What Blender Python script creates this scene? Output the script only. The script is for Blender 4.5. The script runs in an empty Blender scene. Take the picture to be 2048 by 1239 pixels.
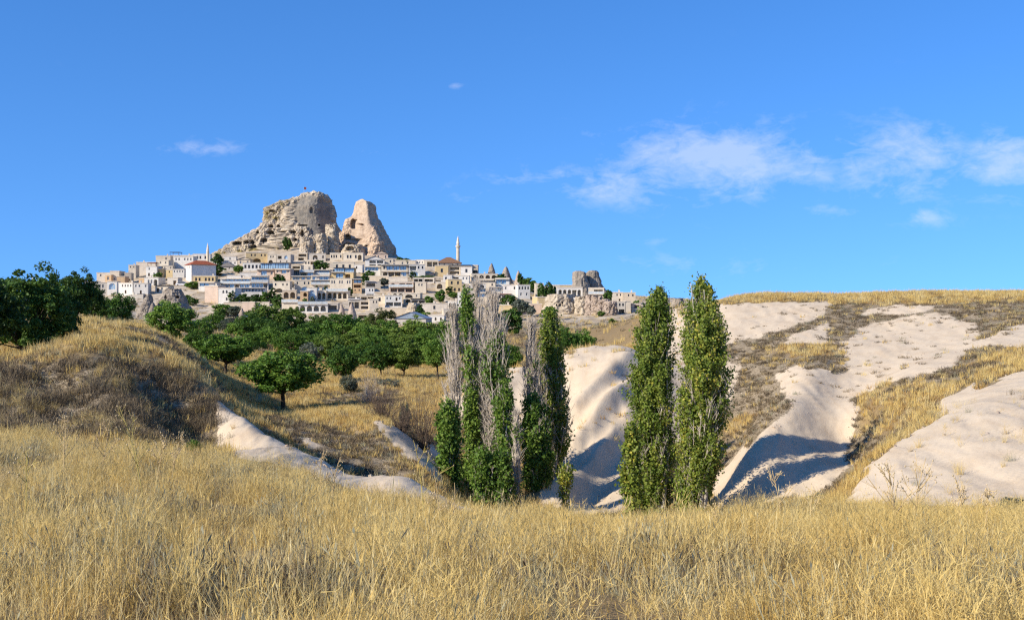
import bpy, math, random, re
import numpy as np

random.seed(7)
rng = np.random.default_rng(11)
scene = bpy.context.scene
COL = scene.collection

# ------------------------------------------------------------------ camera, sky, sun, exposure
F = 2300.0            # focal length in photo pixels (photo is 2048 wide)
CX, CY = 1024.0, 619.5
CZ = 1.65             # eye height

cam_data = bpy.data.cameras.new("camera")
cam = bpy.data.objects.new("camera", cam_data)
COL.objects.link(cam)
cam.location = (0, 0, CZ)
cam.rotation_euler = (math.radians(90), 0, 0)
cam_data.sensor_width = 36
cam_data.lens = 36 * F / 2048
cam_data.clip_start = 0.1
cam_data.clip_end = 12000
scene.camera = cam

SUN_DIR = np.array((-0.74, -0.48, 0.52)); SUN_DIR /= np.linalg.norm(SUN_DIR)   # towards the sun
sun_data = bpy.data.lights.new("sun", 'SUN')
sun_data.energy = 4.3
sun_data.angle = math.radians(0.55)
sun_data.color = (1.0, 0.90, 0.76)
sun = bpy.data.objects.new("sun", sun_data)
COL.objects.link(sun)
from mathutils import Vector, Matrix
sun.rotation_euler = Vector(-SUN_DIR).to_track_quat('-Z', 'Y').to_euler()
sun.location = tuple(SUN_DIR * 60)

world = bpy.data.worlds.new("World")
scene.world = world
world.cycles.sampling_method = 'MANUAL'; world.cycles.sample_map_resolution = 256
world.use_nodes = True

def build_world():
    nt = world.node_tree; N = nt.nodes; L = nt.links
    N.clear()
    out = N.new('ShaderNodeOutputWorld')
    sky = N.new('ShaderNodeTexSky'); sky.sky_type = 'NISHITA'; sky.sun_disc = False
    sky.sun_elevation = math.asin(SUN_DIR[2]); sky.sun_rotation = math.atan2(SUN_DIR[0], SUN_DIR[1])
    sky.altitude = 1300; sky.air_density = 1.0; sky.dust_density = 0.15; sky.ozone_density = 3.2
    hs = N.new('ShaderNodeHueSaturation'); hs.inputs['Saturation'].default_value = 1.22
    hs.inputs['Value'].default_value = 1.0
    L.new(sky.outputs[0], hs.inputs['Color'])
    tcs = N.new('ShaderNodeTexCoord'); vm = N.new('ShaderNodeVectorMath'); vm.operation = 'MULTIPLY_ADD'
    vm.inputs[1].default_value = (1, 1, 0.8); vm.inputs[2].default_value = (0, 0, 0.155)
    vn = N.new('ShaderNodeVectorMath'); vn.operation = 'NORMALIZE'
    L.new(tcs.outputs['Generated'], vm.inputs[0]); L.new(vm.outputs[0], vn.inputs[0]); L.new(vn.outputs[0], sky.inputs['Vector'])
    tint = N.new('ShaderNodeMix'); tint.data_type = 'RGBA'; tint.blend_type = 'MULTIPLY'
    tint.inputs['Factor'].default_value = 1.0; tint.inputs[7].default_value = (0.83, 0.985, 1.20, 1)
    L.new(hs.outputs[0], tint.inputs[6])
    bg = N.new('ShaderNodeBackground'); bg.inputs['Strength'].default_value = 0.116
    L.new(tint.outputs[2], bg.inputs['Color'])
    tc = N.new('ShaderNodeTexCoord'); sep = N.new('ShaderNodeSeparateXYZ')
    L.new(tc.outputs['Generated'], sep.inputs[0])
    def m(op, a, b=None):
        n = N.new('ShaderNodeMath'); n.operation = op
        for i, v in enumerate((a, b)):
            if v is None: continue
            if isinstance(v, (int, float)): n.inputs[i].default_value = v
            else: L.new(v, n.inputs[i])
        return n.outputs[0]
    az = m('ARCTAN2', sep.outputs[0], sep.outputs[1])
    el = m('ARCSINE', sep.outputs[2])
    comb = N.new('ShaderNodeCombineXYZ')
    L.new(m('MULTIPLY', az, 15.0), comb.inputs[0]); L.new(m('MULTIPLY', el, 30.0), comb.inputs[1])
    noise = N.new('ShaderNodeTexNoise'); noise.inputs['Scale'].default_value = 1.15
    noise.inputs['Detail'].default_value = 9; noise.inputs['Roughness'].default_value = 0.62
    noise.inputs['Distortion'].default_value = 0.45
    L.new(comb.outputs[0], noise.inputs['Vector'])
    noise2 = N.new('ShaderNodeTexNoise'); noise2.inputs['Scale'].default_value = 4.0
    noise2.inputs['Detail'].default_value = 8; noise2.inputs['Roughness'].default_value = 0.65
    noise2.inputs['Distortion'].default_value = 0.8
    L.new(comb.outputs[0], noise2.inputs['Vector'])
    # cloud banks: azimuth, elevation, half sizes (photo pixels / F = radians)
    banks = [(1420, 325, 150, 62, 1.05), (1290, 372, 150, 34, .85), (1580, 335, 100, 36, .85), (1440, 280, 130, 22, .7), (1800, 325, 100, 58, .95),
             (2015, 330, 70, 45, 1.05), (1110, 350, 120, 20, .62), (405, 296, 95, 15, .62), (1470, 235, 80, 12, .42),
             (1180, 395, 80, 24, .45), (1850, 434, 46, 15, .72), (1295, 481, 50, 9, .45), (1350, 530, 260, 26, .40),
             (930, 385, 55, 20, .42), (908, 171, 14, 7, .60), (1200, 268, 80, 9, .40), (770, 305, 60, 10, .34),
             (2000, 268, 45, 14, .55), (545, 252, 20, 6, .42), (1650, 420, 150, 16, .38), (2500, 300, 180, 60, .8), (-300, 330, 150, 30, .5)]
    ae = N.new('ShaderNodeCombineXYZ'); L.new(az, ae.inputs[0]); L.new(el, ae.inputs[1])
    tot = None
    for (px, py, rx, ry, s) in banks:
        rx *= 1.25; ry *= 1.2
        a0 = math.atan((px - CX) / F); e0 = math.atan((CY - py) / F * math.cos(a0))
        vs = N.new('ShaderNodeVectorMath'); vs.operation = 'MULTIPLY_ADD'; L.new(ae.outputs[0], vs.inputs[0])
        vs.inputs[1].default_value = (F / rx, F / ry, 0); vs.inputs[2].default_value = (-a0 * F / rx, -e0 * F / ry, 0)
        dt = N.new('ShaderNodeVectorMath'); dt.operation = 'DOT_PRODUCT'; L.new(vs.outputs[0], dt.inputs[0]); L.new(vs.outputs[0], dt.inputs[1])
        g = m('MULTIPLY', m('POWER', 0.472, dt.outputs['Value']), s)
        tot = g if tot is None else m('MAXIMUM', tot, g)
    tot = m('ADD', tot, 0.03)
    dens = m('ADD', m('MULTIPLY', noise.outputs[0], 0.95), m('MULTIPLY', noise2.outputs[0], 0.40))
    dens = m('MULTIPLY', m('SUBTRACT', m('ADD', dens, m('MULTIPLY', tot, 0.42)), 0.845), 1.3)
    dens = m('MULTIPLY', m('MAXIMUM', dens, 0.0), m('MINIMUM', m('MULTIPLY', tot, 1.6), 1.0))
    dens = m('MINIMUM', dens, 0.40)
    cb = N.new('ShaderNodeBackground'); cb.inputs['Color'].default_value = (0.80, 0.84, 1.0, 1); cb.inputs['Strength'].default_value = 0.74
    mix = N.new('ShaderNodeMixShader')
    L.new(dens, mix.inputs[0]); L.new(bg.outputs[0], mix.inputs[1]); L.new(cb.outputs[0], mix.inputs[2])
    L.new(mix.outputs[0], out.inputs[0])
build_world()

scene.view_settings.view_transform = 'Standard'
scene.view_settings.look = 'None'
scene.view_settings.gamma = 1.0
scene.view_settings.exposure = 0.62
scene.view_settings.use_curve_mapping = False
scene.render.engine = 'CYCLES'
scene.cycles.max_bounces = 5
scene.cycles.diffuse_bounces = 3
scene.cycles.transparent_max_bounces = 6
scene.cycles.use_denoising = False
scene.cycles.filter_width = 1.3

# ------------------------------------------------------------------ helpers
def at(px, py, d):
    """the point seen at photo position (px, py), d metres ahead"""
    return np.array(((px - CX) / F * d, d, CZ + (CY - py) / F * d))

def lin(r, g, b):
    f = lambda c: (c / 255 / 12.92) if c <= 10 else ((c / 255 + 0.055) / 1.055) ** 2.4
    return (f(r), f(g), f(b))

_perm = np.random.default_rng(3).permutation(256)
_perm = np.concatenate([_perm, _perm, _perm])
_grad = np.random.default_rng(5).normal(size=(256, 3)); _grad /= np.linalg.norm(_grad, axis=1)[:, None]

def noise3(p):
    p = np.asarray(p, float)
    i = np.floor(p).astype(int); f = p - i; i &= 255
    w = f * f * f * (f * (f * 6 - 15) + 10)
    r = 0
    for dx in (0, 1):
        for dy in (0, 1):
            for dz in (0, 1):
                h = _perm[_perm[_perm[(i[:, 0] + dx) & 255] + ((i[:, 1] + dy) & 255)] + ((i[:, 2] + dz) & 255)]
                g = _grad[h]
                dot = g[:, 0] * (f[:, 0] - dx) + g[:, 1] * (f[:, 1] - dy) + g[:, 2] * (f[:, 2] - dz)
                wx = w[:, 0] if dx else 1 - w[:, 0]; wy = w[:, 1] if dy else 1 - w[:, 1]; wz = w[:, 2] if dz else 1 - w[:, 2]
                r = r + dot * wx * wy * wz
    return r * 1.6

def fbm(p, octaves=4, gain=0.5, ridged=False):
    p = np.asarray(p, float); r = 0; a = 1.0; tot = 0
    for _ in range(octaves):
        n = noise3(p)
        r = r + a * ((1 - 2 * np.abs(n)) if ridged else n); tot += a
        a *= gain; p = p * 2.03 + 17.3
    return r / tot

def sstep(a, b, x):
    t = np.clip((x - a) / (b - a), 0, 1); return t * t * (3 - 2 * t)

def make_mesh(name, V, faces, mats=(), fmat=None, smooth=False, attrs=None):
    """faces: int array (n,k) or list of tuples"""
    me = bpy.data.meshes.new(name)
    if isinstance(faces, np.ndarray):
        V = np.asarray(V, dtype=np.float32); n, k = faces.shape
        me.vertices.add(len(V)); me.vertices.foreach_set('co', V.ravel())
        me.loops.add(n * k); me.loops.foreach_set('vertex_index', faces.astype(np.int32).ravel())
        me.polygons.add(n); me.polygons.foreach_set('loop_start', np.arange(0, n * k, k, dtype=np.int32))
        me.polygons.foreach_set('loop_total', np.full(n, k, dtype=np.int32))
    else:
        me.from_pydata([tuple(map(float, v)) for v in V], [], [tuple(map(int, f)) for f in faces])
    for m_ in mats: me.materials.append(m_)
    if fmat is not None: me.polygons.foreach_set('material_index', np.asarray(fmat, dtype=np.int32))
    if smooth: me.polygons.foreach_set('use_smooth', np.ones(len(me.polygons), dtype=bool))
    me.update(calc_edges=True)
    if attrs:
        for k_, arr in attrs.items():
            a = me.attributes.new(k_, 'FLOAT', 'POINT'); a.data.foreach_set('value', np.asarray(arr, dtype=np.float32))
    return me

def obj(name, me, parent=None, loc=(0, 0, 0), rz=0.0, scale=None):
    o = bpy.data.objects.new(name, me)
    o.location = tuple(map(float, loc)); o.rotation_euler = (0, 0, rz)
    if scale is not None: o.scale = scale
    COL.objects.link(o)
    if parent is not None: o.parent = parent
    return o

def tag(o, label=None, cat=None, group=None, kind=None):
    if label: o['label'] = label
    if cat: o['category'] = cat
    if group: o['group'] = group
    if kind: o['kind'] = kind
    return o

def thing(name, label, cat, loc=(0, 0, 0), rz=0.0, group=None):
    return tag(obj(name, None, None, loc, rz), label, cat, group)

class MB:
    """collects boxes, tubes and polygons for ONE mesh"""
    def __init__(s): s.v = []; s.f = []; s.m = []
    def add(s, V, Fs, mi=0):
        b = len(s.v); s.v.extend([tuple(map(float, v)) for v in V])
        for f in Fs: s.f.append(tuple(b + i for i in f)); s.m.append(mi)
    def box(s, x0, x1, y0, y1, z0, z1, mi=0):
        V = [(x, y, z) for x in (x0, x1) for y in (y0, y1) for z in (z0, z1)]
        s.add(V, [(0, 1, 3, 2), (4, 6, 7, 5), (0, 4, 5, 1), (2, 3, 7, 6), (0, 2, 6, 4), (1, 5, 7, 3)], mi)
    def tube(s, pts, rad, n=5, mi=0):
        pts = [np.asarray(p, float) for p in pts]; V = []; Fs = []
        for i, p in enumerate(pts):
            t = pts[min(i + 1, len(pts) - 1)] - pts[max(i - 1, 0)]; t = t / (np.linalg.norm(t) + 1e-9)
            a = np.cross(t, (0.31, 0.95, 0.05)); a /= np.linalg.norm(a) + 1e-9; b = np.cross(t, a)
            r = rad[i] if hasattr(rad, '__len__') else rad
            for k in range(n):
                th = 2 * math.pi * k / n; V.append(p + r * (math.cos(th) * a + math.sin(th) * b))
        for i in range(len(pts) - 1):
            for k in range(n):
                Fs.append((i * n + k, i * n + (k + 1) % n, (i + 1) * n + (k + 1) % n, (i + 1) * n + k))
        Fs.append(tuple(range(n - 1, -1, -1))); Fs.append(tuple((len(pts) - 1) * n + k for k in range(n)))
        s.add(V, Fs, mi)
    def mesh(s, name, mats, smooth=False): return make_mesh(name, s.v, s.f, mats, s.m, smooth)
    def build(s, name, mats, parent=None, loc=(0, 0, 0), rz=0.0, smooth=False):
        return obj(name, s.mesh(name, mats if isinstance(mats, (list, tuple)) else [mats], smooth), parent, loc, rz)

# ------------------------------------------------------------------ materials
class Mat:
    def __init__(s, name, rough=0.9, spec=0.2):
        s.m = bpy.data.materials.new(name); s.m.use_nodes = True
        s.nt = s.m.node_tree; s.N = s.nt.nodes; s.L = s.nt.links
        s.b = s.N['Principled BSDF']; s.b.inputs['Roughness'].default_value = rough
        s.b.inputs['Specular IOR Level'].default_value = spec
        s.out = s.N['Material Output']
    def node(s, t, **kw):
        n = s.N.new(t)
        for k, v in kw.items():
            if hasattr(n, k) and not isinstance(v, tuple) or k in ('operation', 'blend_type', 'data_type'): setattr(n, k, v)
        return n
    def coord(s, which='Object'):
        return s.N.new('ShaderNodeTexCoord').outputs[which]
    def pos(s): return s.N.new('ShaderNodeNewGeometry').outputs['Position']
    def noise(s, vec, scale, detail=4, rough=0.6, dist=0.0):
        n = s.N.new('ShaderNodeTexNoise'); n.inputs['Scale'].default_value = scale; n.inputs['Detail'].default_value = detail
        n.inputs['Roughness'].default_value = rough; n.inputs['Distortion'].default_value = dist
        s.L.new(vec, n.inputs['Vector']); return n.outputs[0]
    def scalevec(s, vec, sc):
        n = s.N.new('ShaderNodeVectorMath'); n.operation = 'MULTIPLY'; s.L.new(vec, n.inputs[0]); n.inputs[1].default_value = sc
        return n.outputs[0]
    def ramp(s, fac, stops, interp='LINEAR'):
        n = s.N.new('ShaderNodeValToRGB'); s.L.new(fac, n.inputs[0]); e = n.color_ramp.elements; n.color_ramp.interpolation = interp
        while len(e) < len(stops): e.new(0.5)
        for el, (p, c) in zip(e, stops): el.position = p; el.color = (*c, 1) if len(c) == 3 else c
        return n.outputs[0]
    def mix(s, fac, a, b, blend='MIX'):
        n = s.N.new('ShaderNodeMix'); n.data_type = 'RGBA'; n.blend_type = blend
        for i, v in ((0, fac), (6, a), (7, b)):
            if isinstance(v, (int, float)): n.inputs[i].default_value = v
            elif isinstance(v, tuple): n.inputs[i].default_value = (*v, 1) if len(v) == 3 else v
            else: s.L.new(v, n.inputs[i])
        return n.outputs[2]
    def math(s, op, a, b=None, clamp=False):
        n = s.N.new('ShaderNodeMath'); n.operation = op; n.use_clamp = clamp
        for i, v in enumerate((a, b)):
            if v is None: continue
            if isinstance(v, (int, float)): n.inputs[i].default_value = v
            else: s.L.new(v, n.inputs[i])
        return n.outputs[0]
    def maprange(s, v, a, b, c=0.0, d=1.0):
        n = s.N.new('ShaderNodeMapRange'); s.L.new(v, n.inputs[0])
        for i, x in enumerate((a, b, c, d)): n.inputs[i + 1].default_value = x
        return n.outputs[0]
    def attr(s, name):
        n = s.N.new('ShaderNodeAttribute'); n.attribute_name = name; return n.outputs['Fac']
    def random(s): return s.N.new('ShaderNodeObjectInfo').outputs['Random']
    def color(s, c): s.L.new(c, s.b.inputs['Base Color'])
    def bump(s, h, strength=0.4, dist=0.05):
        n = s.N.new('ShaderNodeBump'); n.inputs['Strength'].default_value = strength; n.inputs['Distance'].default_value = dist
        s.L.new(h, n.inputs['Height']); s.L.new(n.outputs[0], s.b.inputs['Normal'])

# ------------------------------------------------------------------ terrain: surveyed points (photo x, photo y, metres ahead)
S_ = []
def ctl(*p): S_.extend(p)
for px in (-900, -300, 200, 600, 1024, 1450, 1850, 2350, 2900):
    for d, z in ((1.0, 0.0), (2.5, 0.0), (6.1, 0.0)):
        ctl((px, CY + (CZ - z) * F / d, d))
ctl((-300, 1050, 12), (0, 1060, 12), (350, 1068, 12), (700, 1085, 12), (1000, 1100, 12), (1400, 1100, 12), (1750, 1098, 12), (2048, 1092, 12), (2350, 1090, 12))
ctl((-300, 945, 20), (0, 950, 20), (220, 955, 20), (430, 966, 20), (700, 1026, 20), (1000, 1062, 20), (1300, 1068, 20), (1500, 1066, 20), (1750, 1058, 20), (2048, 1048, 20), (2350, 1030, 20))
ctl((-300, 885, 30), (0, 890, 30), (250, 905, 30), (430, 915, 31), (560, 940, 30))
# brow of the near slope, then the drop into the gully
ctl((1000, 1042, 27), (1120, 1050, 27), (1300, 1054, 26), (1480, 1048, 26), (1600, 1040, 26), (1720, 1034, 27), (1900, 1026, 29), (2048, 1020, 30), (2350, 1010, 31))
for px in (1000, 1150, 1300, 1450): ctl((px, 1095, 35), (px, 1095, 45), (px, 1060, 56))
ctl((1580, 1085, 35), (1580, 1075, 45), (1700, 1055, 33))
# bare tuff crest running down from the left bank
ctl((430, 800, 47), (490, 835, 45), (540, 868, 42), (640, 925, 38), (720, 964, 35), (780, 956, 34.5), (830, 968, 33), (880, 998, 31), (935, 1024, 28.5))
ctl((500, 915, 32), (600, 944, 31), (720, 989, 29), (830, 1003, 28))
ctl((490, 900, 51), (545, 950, 48), (640, 1005, 45), (720, 1040, 43), (800, 1045, 42), (880, 1070, 40))
ctl((560, 868, 61), (640, 905, 58), (760, 945, 56), (860, 970, 55), (640, 860, 68), (560, 838, 72), (700, 870, 68), (620, 832, 82), (720, 822, 82), (560, 823, 90), (500, 815, 84))
ctl((757, 843, 69), (810, 888, 65), (870, 938, 61), (835, 885, 76), (890, 930, 74), (800, 835, 84), (870, 850, 84))
ctl((940, 1010, 62), (1050, 1015, 64), (900, 985, 58))
# orchard floor
ctl((450, 752, 113), (520, 775, 104), (650, 772, 110), (700, 745, 130), (870, 752, 128), (800, 778, 105), (900, 800, 95), (700, 802, 97), (800, 725, 150), (600, 705, 160), (500, 700, 150))
ctl((700, 685, 200), (500, 672, 200), (880, 690, 190), (800, 655, 300), (600, 655, 300), (400, 655, 260), (960, 720, 140), (960, 660, 280))
# left bank and the hump behind it
ctl((0, 865, 35), (200, 880, 36), (350, 900, 36), (0, 800, 42), (200, 800, 42), (330, 820, 42), (400, 850, 42))
ctl((-300, 760, 48), (0, 742, 50), (120, 732, 50), (200, 727, 49), (280, 735, 49), (340, 750, 49), (395, 778, 48))
ctl((-300, 725, 62), (0, 718, 62), (110, 712, 62), (250, 716, 58), (330, 745, 60), (400, 785, 62), (440, 815, 60))
ctl((-300, 660, 90), (0, 650, 90), (100, 640, 90), (160, 640, 90), (250, 650, 90), (320, 667, 88), (380, 703, 86), (420, 745, 86), (450, 775, 88))
ctl((120, 680, 72), (250, 688, 73), (330, 715, 73), (400, 758, 75), (455, 795, 77))
ctl((0, 660, 115), (160, 660, 115), (260, 680, 120), (340, 695, 120), (400, 715, 118), (-300, 665, 115))
ctl((340, 660, 200), (200, 650, 200), (0, 645, 200), (-300, 640, 200))
# dry slopes below the village on the right
ctl((1050, 705, 160), (1110, 705, 165), (1200, 696, 165), (1150, 662, 260), (1250, 645, 330), (1260, 690, 150), (1060, 650, 330))
# pale mounds in the middle
ctl((1130, 714, 94), (1190, 703, 95), (1262, 698, 98), (1190, 735, 116), (1110, 745, 114), (1040, 740, 94), (970, 762, 91), (905, 792, 90), (1030, 765, 112), (1085, 735, 95))
ctl((1180, 760, 88), (1180, 825, 81), (1200, 900, 74), (1170, 960, 70), (1220, 1010, 65), (1100, 870, 80), (1010, 860, 82), (1010, 950, 72), (1080, 985, 68), (1100, 790, 88))
ctl((1300, 800, 86), (1300, 720, 104), (1345, 700, 112), (1350, 645, 150), (1330, 622, 190), (1300, 900, 76), (1330, 990, 68), (1420, 1000, 68))
# right-hand hill and its plateau
ctl((1420, 614, 142), (1450, 603, 136), (1600, 598, 131), (1800, 595, 126), (2048, 592, 121), (2350, 588, 118))
for px in (1450, 1600, 1800, 2048, 2350): ctl((px, 604, 170), (px, 612, 260), (px, 615, 420))
ctl((1460, 655, 116), (1530, 640, 118), (1490, 715, 101), (1500, 800, 86), (1480, 880, 77), (1450, 955, 71))
ctl((1700, 625, 118), (1850, 620, 114), (1750, 662, 108), (1750, 700, 95), (1780, 745, 84), (1880, 640, 108), (1900, 700, 88))
ctl((1590, 690, 101), (1640, 728, 91), (1580, 742, 88), (1610, 800, 78), (1570, 832, 73), (1500, 915, 67), (1600, 900, 68), (1680, 935, 60), (1705, 860, 69), (1700, 970, 55), (1590, 1005, 59), (1500, 990, 63), (1660, 800, 79))
ctl((1800, 800, 67), (1750, 880, 58), (1900, 762, 68), (2000, 720, 73), (2000, 665, 92), (2048, 640, 100), (1810, 740, 80), (2200, 640, 95), (2200, 720, 65), (2350, 620, 100))
ctl((1850, 852, 46), (1960, 815, 46.5), (2048, 802, 47), (2200, 800, 47), (1760, 912, 42), (1705, 1000, 37), (1860, 930, 38), (1960, 905, 38), (1960, 985, 33), (2048, 965, 33), (1820, 1000, 33), (2200, 940, 34), (2000, 775, 57), (1900, 815, 56))
# village hill
def dv(yb): return 400 + (640 - yb) * 1.6
for px, top in ((300, 548), (450, 518), (600, 505), (750, 512), (880, 530)):
    for yb in (640, 615, 590, 565, 540, 518):
        if yb > top: ctl((px, yb + 2, dv(yb)))
ctl((430, 513, 625), (600, 496, 640), (760, 512, 625), (200, 592, 495), (240, 572, 528), (330, 540, 585), (880, 534, 590), (960, 553, 565), (1050, 575, 535), (1050, 602, 466), (1120, 598, 500), (1200, 602, 480), (1280, 611, 455), (1340, 614, 430), (1050, 634, 410), (1150, 632, 412), (1270, 632, 402))
ctl((100, 592, 500), (0, 595, 500), (-300, 600, 500), (200, 625, 380), (0, 628, 380))
for px in (-300, 0, 200, 430, 600, 760, 950, 1150, 1340): ctl((px, 560 if 300 < px < 900 else 612, 900), (px, 612, 1600))
for px in (-900, -300, 300, 1024, 1700, 2350, 2900): ctl((px, 616, 3000), (px, 618.5, 7000))
ctl((-900, 650, 200), (-900, 640, 90), (-900, 740, 40), (2900, 600, 120), (2900, 612, 300), (2900, 790, 45), (-900, 600, 500))

S_ = np.array(S_, float)
KU = 3.0
def _par(px, d): return np.stack([(px - CX) / F * KU, np.log(d)], 1)
def _U(r2): return 0.5 * r2 * np.log(r2 + 1e-12)
_Pc = _par(S_[:, 0], S_[:, 2]); _n = len(_Pc)
_K = _U(((_Pc[:, None] - _Pc[None]) ** 2).sum(-1)) + np.eye(_n) * 2e-4
_A = np.zeros((_n + 3, _n + 3)); _A[:_n, :_n] = _K; _A[:_n, _n] = 1; _A[:_n, _n + 1:] = _Pc
_A[_n:, :_n] = _A[:_n, _n:].T
_W = np.linalg.solve(_A, np.concatenate([(CY - S_[:, 1]) / F, np.zeros(3)]))

_us = np.concatenate([np.linspace(-1.5, -0.56, 24)[:-1], np.linspace(-0.56, 0.56, 520), np.linspace(0.56, 1.5, 24)[1:]])
_ds = np.concatenate([np.geomspace(1.0, 6, 26)[:-1], np.geomspace(6, 140, 330)[:-1], np.geomspace(140, 700, 130)[:-1], np.geomspace(700, 7000, 30)])
UU, DD = np.meshgrid(_us, _ds)
_q = np.stack([UU.ravel() * KU, np.log(DD.ravel())], 1)
TT = np.zeros(len(_q))
for s in range(0, len(_q), 20000):
    q = _q[s:s + 20000]
    TT[s:s + 20000] = _U(((q[:, None] - _Pc[None]) ** 2).sum(-1)) @ _W[:_n] + _W[_n] + q @ _W[_n + 1:]
TX = (UU * DD).ravel(); TY = DD.ravel(); TZ = CZ + TT * TY

# spurs and rills cut in the soft tuff (polyline, width m, height m)
def ridge(pts, width, height):
    global TZ
    P = np.array([at(*p)[:2] for p in pts]); best = np.full(len(TX), 1e9)
    for a, b in zip(P[:-1], P[1:]):
        ab = b - a; t = np.clip(((TX - a[0]) * ab[0] + (TY - a[1]) * ab[1]) / (ab @ ab), 0, 1)
        best = np.minimum(best, np.hypot(TX - a[0] - t * ab[0], TY - a[1] - t * ab[1]))
    TZ = TZ + height * np.exp(-(best / width) ** (1.4 if height > 0.97 else 2))
ridge([(1262, 785, 92), (1205, 812, 86), (1150, 868, 81)], 1.5, 1.05)
ridge([(1268, 835, 86), (1205, 880, 80), (1142, 950, 74)], 1.4, 1.05)
ridge([(1272, 880, 82), (1225, 925, 76), (1150, 985, 69), (1085, 1000, 66)], 1.3, 1.0)
ridge([(1262, 812, 89), (1180, 870, 81), (1142, 915, 77)], 0.9, -0.75)
ridge([(1270, 860, 83), (1205, 920, 76), (1140, 975, 71)], 0.9, -0.75)
ridge([(1260, 930, 77), (1215, 965, 71), (1165, 1010, 66)], 1.0, -0.8)
ridge([(1700, 845, 71), (1712, 900, 64), (1695, 960, 57), (1640, 1000, 58)], 1.5, -1.1)
ridge([(1640, 740, 90), (1590, 830, 73), (1520, 900, 67), (1460, 985, 64)], 1.6, 0.6)

ridge([(120, 728, 50), (220, 725, 49.5), (320, 740, 49.5), (385, 770, 49)], 2.6, 0.75)
ridge([(140, 742, 47), (225, 800, 43), (262, 850, 39.5), (285, 905, 36)], 1.9, 0.95)
ridge([(315, 800, 44), (345, 850, 41), (385, 900, 37)], 2.2, -1.15)
ridge([(0, 770, 46), (60, 800, 43), (90, 850, 39)], 1.5, 0.5)
ridge([(110, 800, 43.5), (130, 860, 39)], 1.2, -0.6)
ridge([(60, 850, 38), (160, 860, 38)], 2.0, -0.4)
ridge([(1000, 1030, 26), (1080, 1030, 25)], 1.5, 0.15); ridge([(1230, 1040, 24), (1330, 1035, 25)], 1.6, -0.25); ridge([(1560, 1030, 24), (1660, 1025, 25)], 2.0, 0.22); ridge([(1820, 1030, 24), (1900, 1020, 26)], 1.5, -0.2)
def project():
    return CX + F * TX / TY, CY - F * (TZ - CZ) / TY
PX, PY = project()
def inpoly(poly, x, y):
    r = np.zeros(len(x), bool); n = len(poly)
    for i in range(n):
        x0, y0 = poly[i]; x1, y1 = poly[(i + 1) % n]
        if y0 == y1: continue
        c = ((y0 > y) != (y1 > y)) & (x < (x1 - x0) * (y - y0) / (y1 - y0) + x0); r ^= c
    return r
_jx = 26 * fbm(np.stack([TX / 2.6, TY / 2.6, TX * 0], 1), 4, 0.6); _jy = 14 * fbm(np.stack([TX / 2.6, TY / 2.6, TX * 0 + 50], 1), 4, 0.6)
def mask(polys):
    r = np.zeros(len(TX))
    for poly, d0, d1 in polys:
        r[inpoly(poly, PX + _jx, PY + _jy) & (TY > d0) & (TY < d1)] = 1
    return r
tuff = mask([
    ([(425, 796), (540, 862), (640, 919), (720, 957), (780, 949), (830, 962), (880, 992), (945, 1024), (900, 1026), (830, 1005), (720, 990), (600, 944), (520, 920), (438, 900)], 24, 51),
    ([(752, 838), (800, 864), (850, 900), (892, 950), (875, 965), (820, 918), (762, 872)], 50, 75),
    ([(830, 868), (900, 915), (900, 935), (860, 912)], 68, 82),
    ([(600, 872), (640, 890), (630, 900), (600, 882)], 52, 66),
    ([(880, 792), (960, 742), (1030, 728), (1060, 736), (1130, 706), (1190, 692), (1280, 686), (1300, 740), (1300, 900), (1260, 1020), (1160, 1040), (1070, 1000), (1130, 930), (1100, 885), (1000, 875), (900, 835)], 60, 104),
    ([(1285, 700), (1335, 612), (1425, 598), (1440, 700), (1400, 800), (1365, 870), (1285, 930)], 66, 190),
    ([(1430, 607), (1665, 603), (1640, 636), (1560, 664), (1480, 684), (1430, 694)], 94, 134),
    ([(1688, 690), (1735, 648), (1800, 636), (1890, 628), (1950, 650), (1955, 692), (1905, 736), (1840, 756), (1740, 768), (1690, 742)], 74, 112),
    ([(1545, 748), (1600, 733), (1650, 738), (1705, 772), (1680, 792), (1722, 818), (1700, 855), (1692, 935), (1660, 980), (1560, 1000), (1480, 1020), (1425, 1020), (1430, 950), (1480, 905), (1540, 850), (1585, 818)], 52, 94),
    ([(1690, 742), (1760, 766), (1700, 800), (1660, 770)], 74, 92),
    ([(1680, 1015), (1735, 935), (1800, 884), (1890, 832), (1905, 800), (2048, 738), (2400, 690), (2400, 1000)], 29.5, 63),
    ([(1935, 692), (2048, 648), (2300, 620), (2300, 676), (2048, 692)], 66, 112),
    ([(1550, 688), (1660, 642), (1650, 688)], 88, 116), ([(1440, 730), (1475, 725), (1470, 790), (1440, 800)], 80, 104), ([(1860, 860), (1890, 800), (1960, 760), (1930, 820)], 48, 72), ([(1650, 690), (1720, 668), (1775, 640), (1800, 640), (1720, 692)], 84, 116),
    ([(1700, 632), (1780, 612), (1880, 616), (1800, 630)], 104, 124),
])
gold = mask([
    ([(1440, 690), (1660, 684), (1710, 716), (1450, 706)], 84, 116), ([(1715, 772), (2048, 690), (2300, 676), (2300, 720), (2048, 742), (1890, 826), (1765, 878), (1715, 856)], 50, 90),
    ([(1650, 640), (1780, 620), (1820, 626), (1660, 648)], 100, 122), ([(1440, 600), (2048, 586), (2300, 586), (2300, 612), (2048, 614), (1440, 606)], 116, 200),
    ([(1450, 850), (1520, 820), (1500, 870), (1450, 900)], 66, 84),
])
rightscrub = mask([([(1440, 606), (2400, 600), (2400, 830), (1800, 960), (1700, 1000), (1440, 1000)], 50, 133)])
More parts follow.
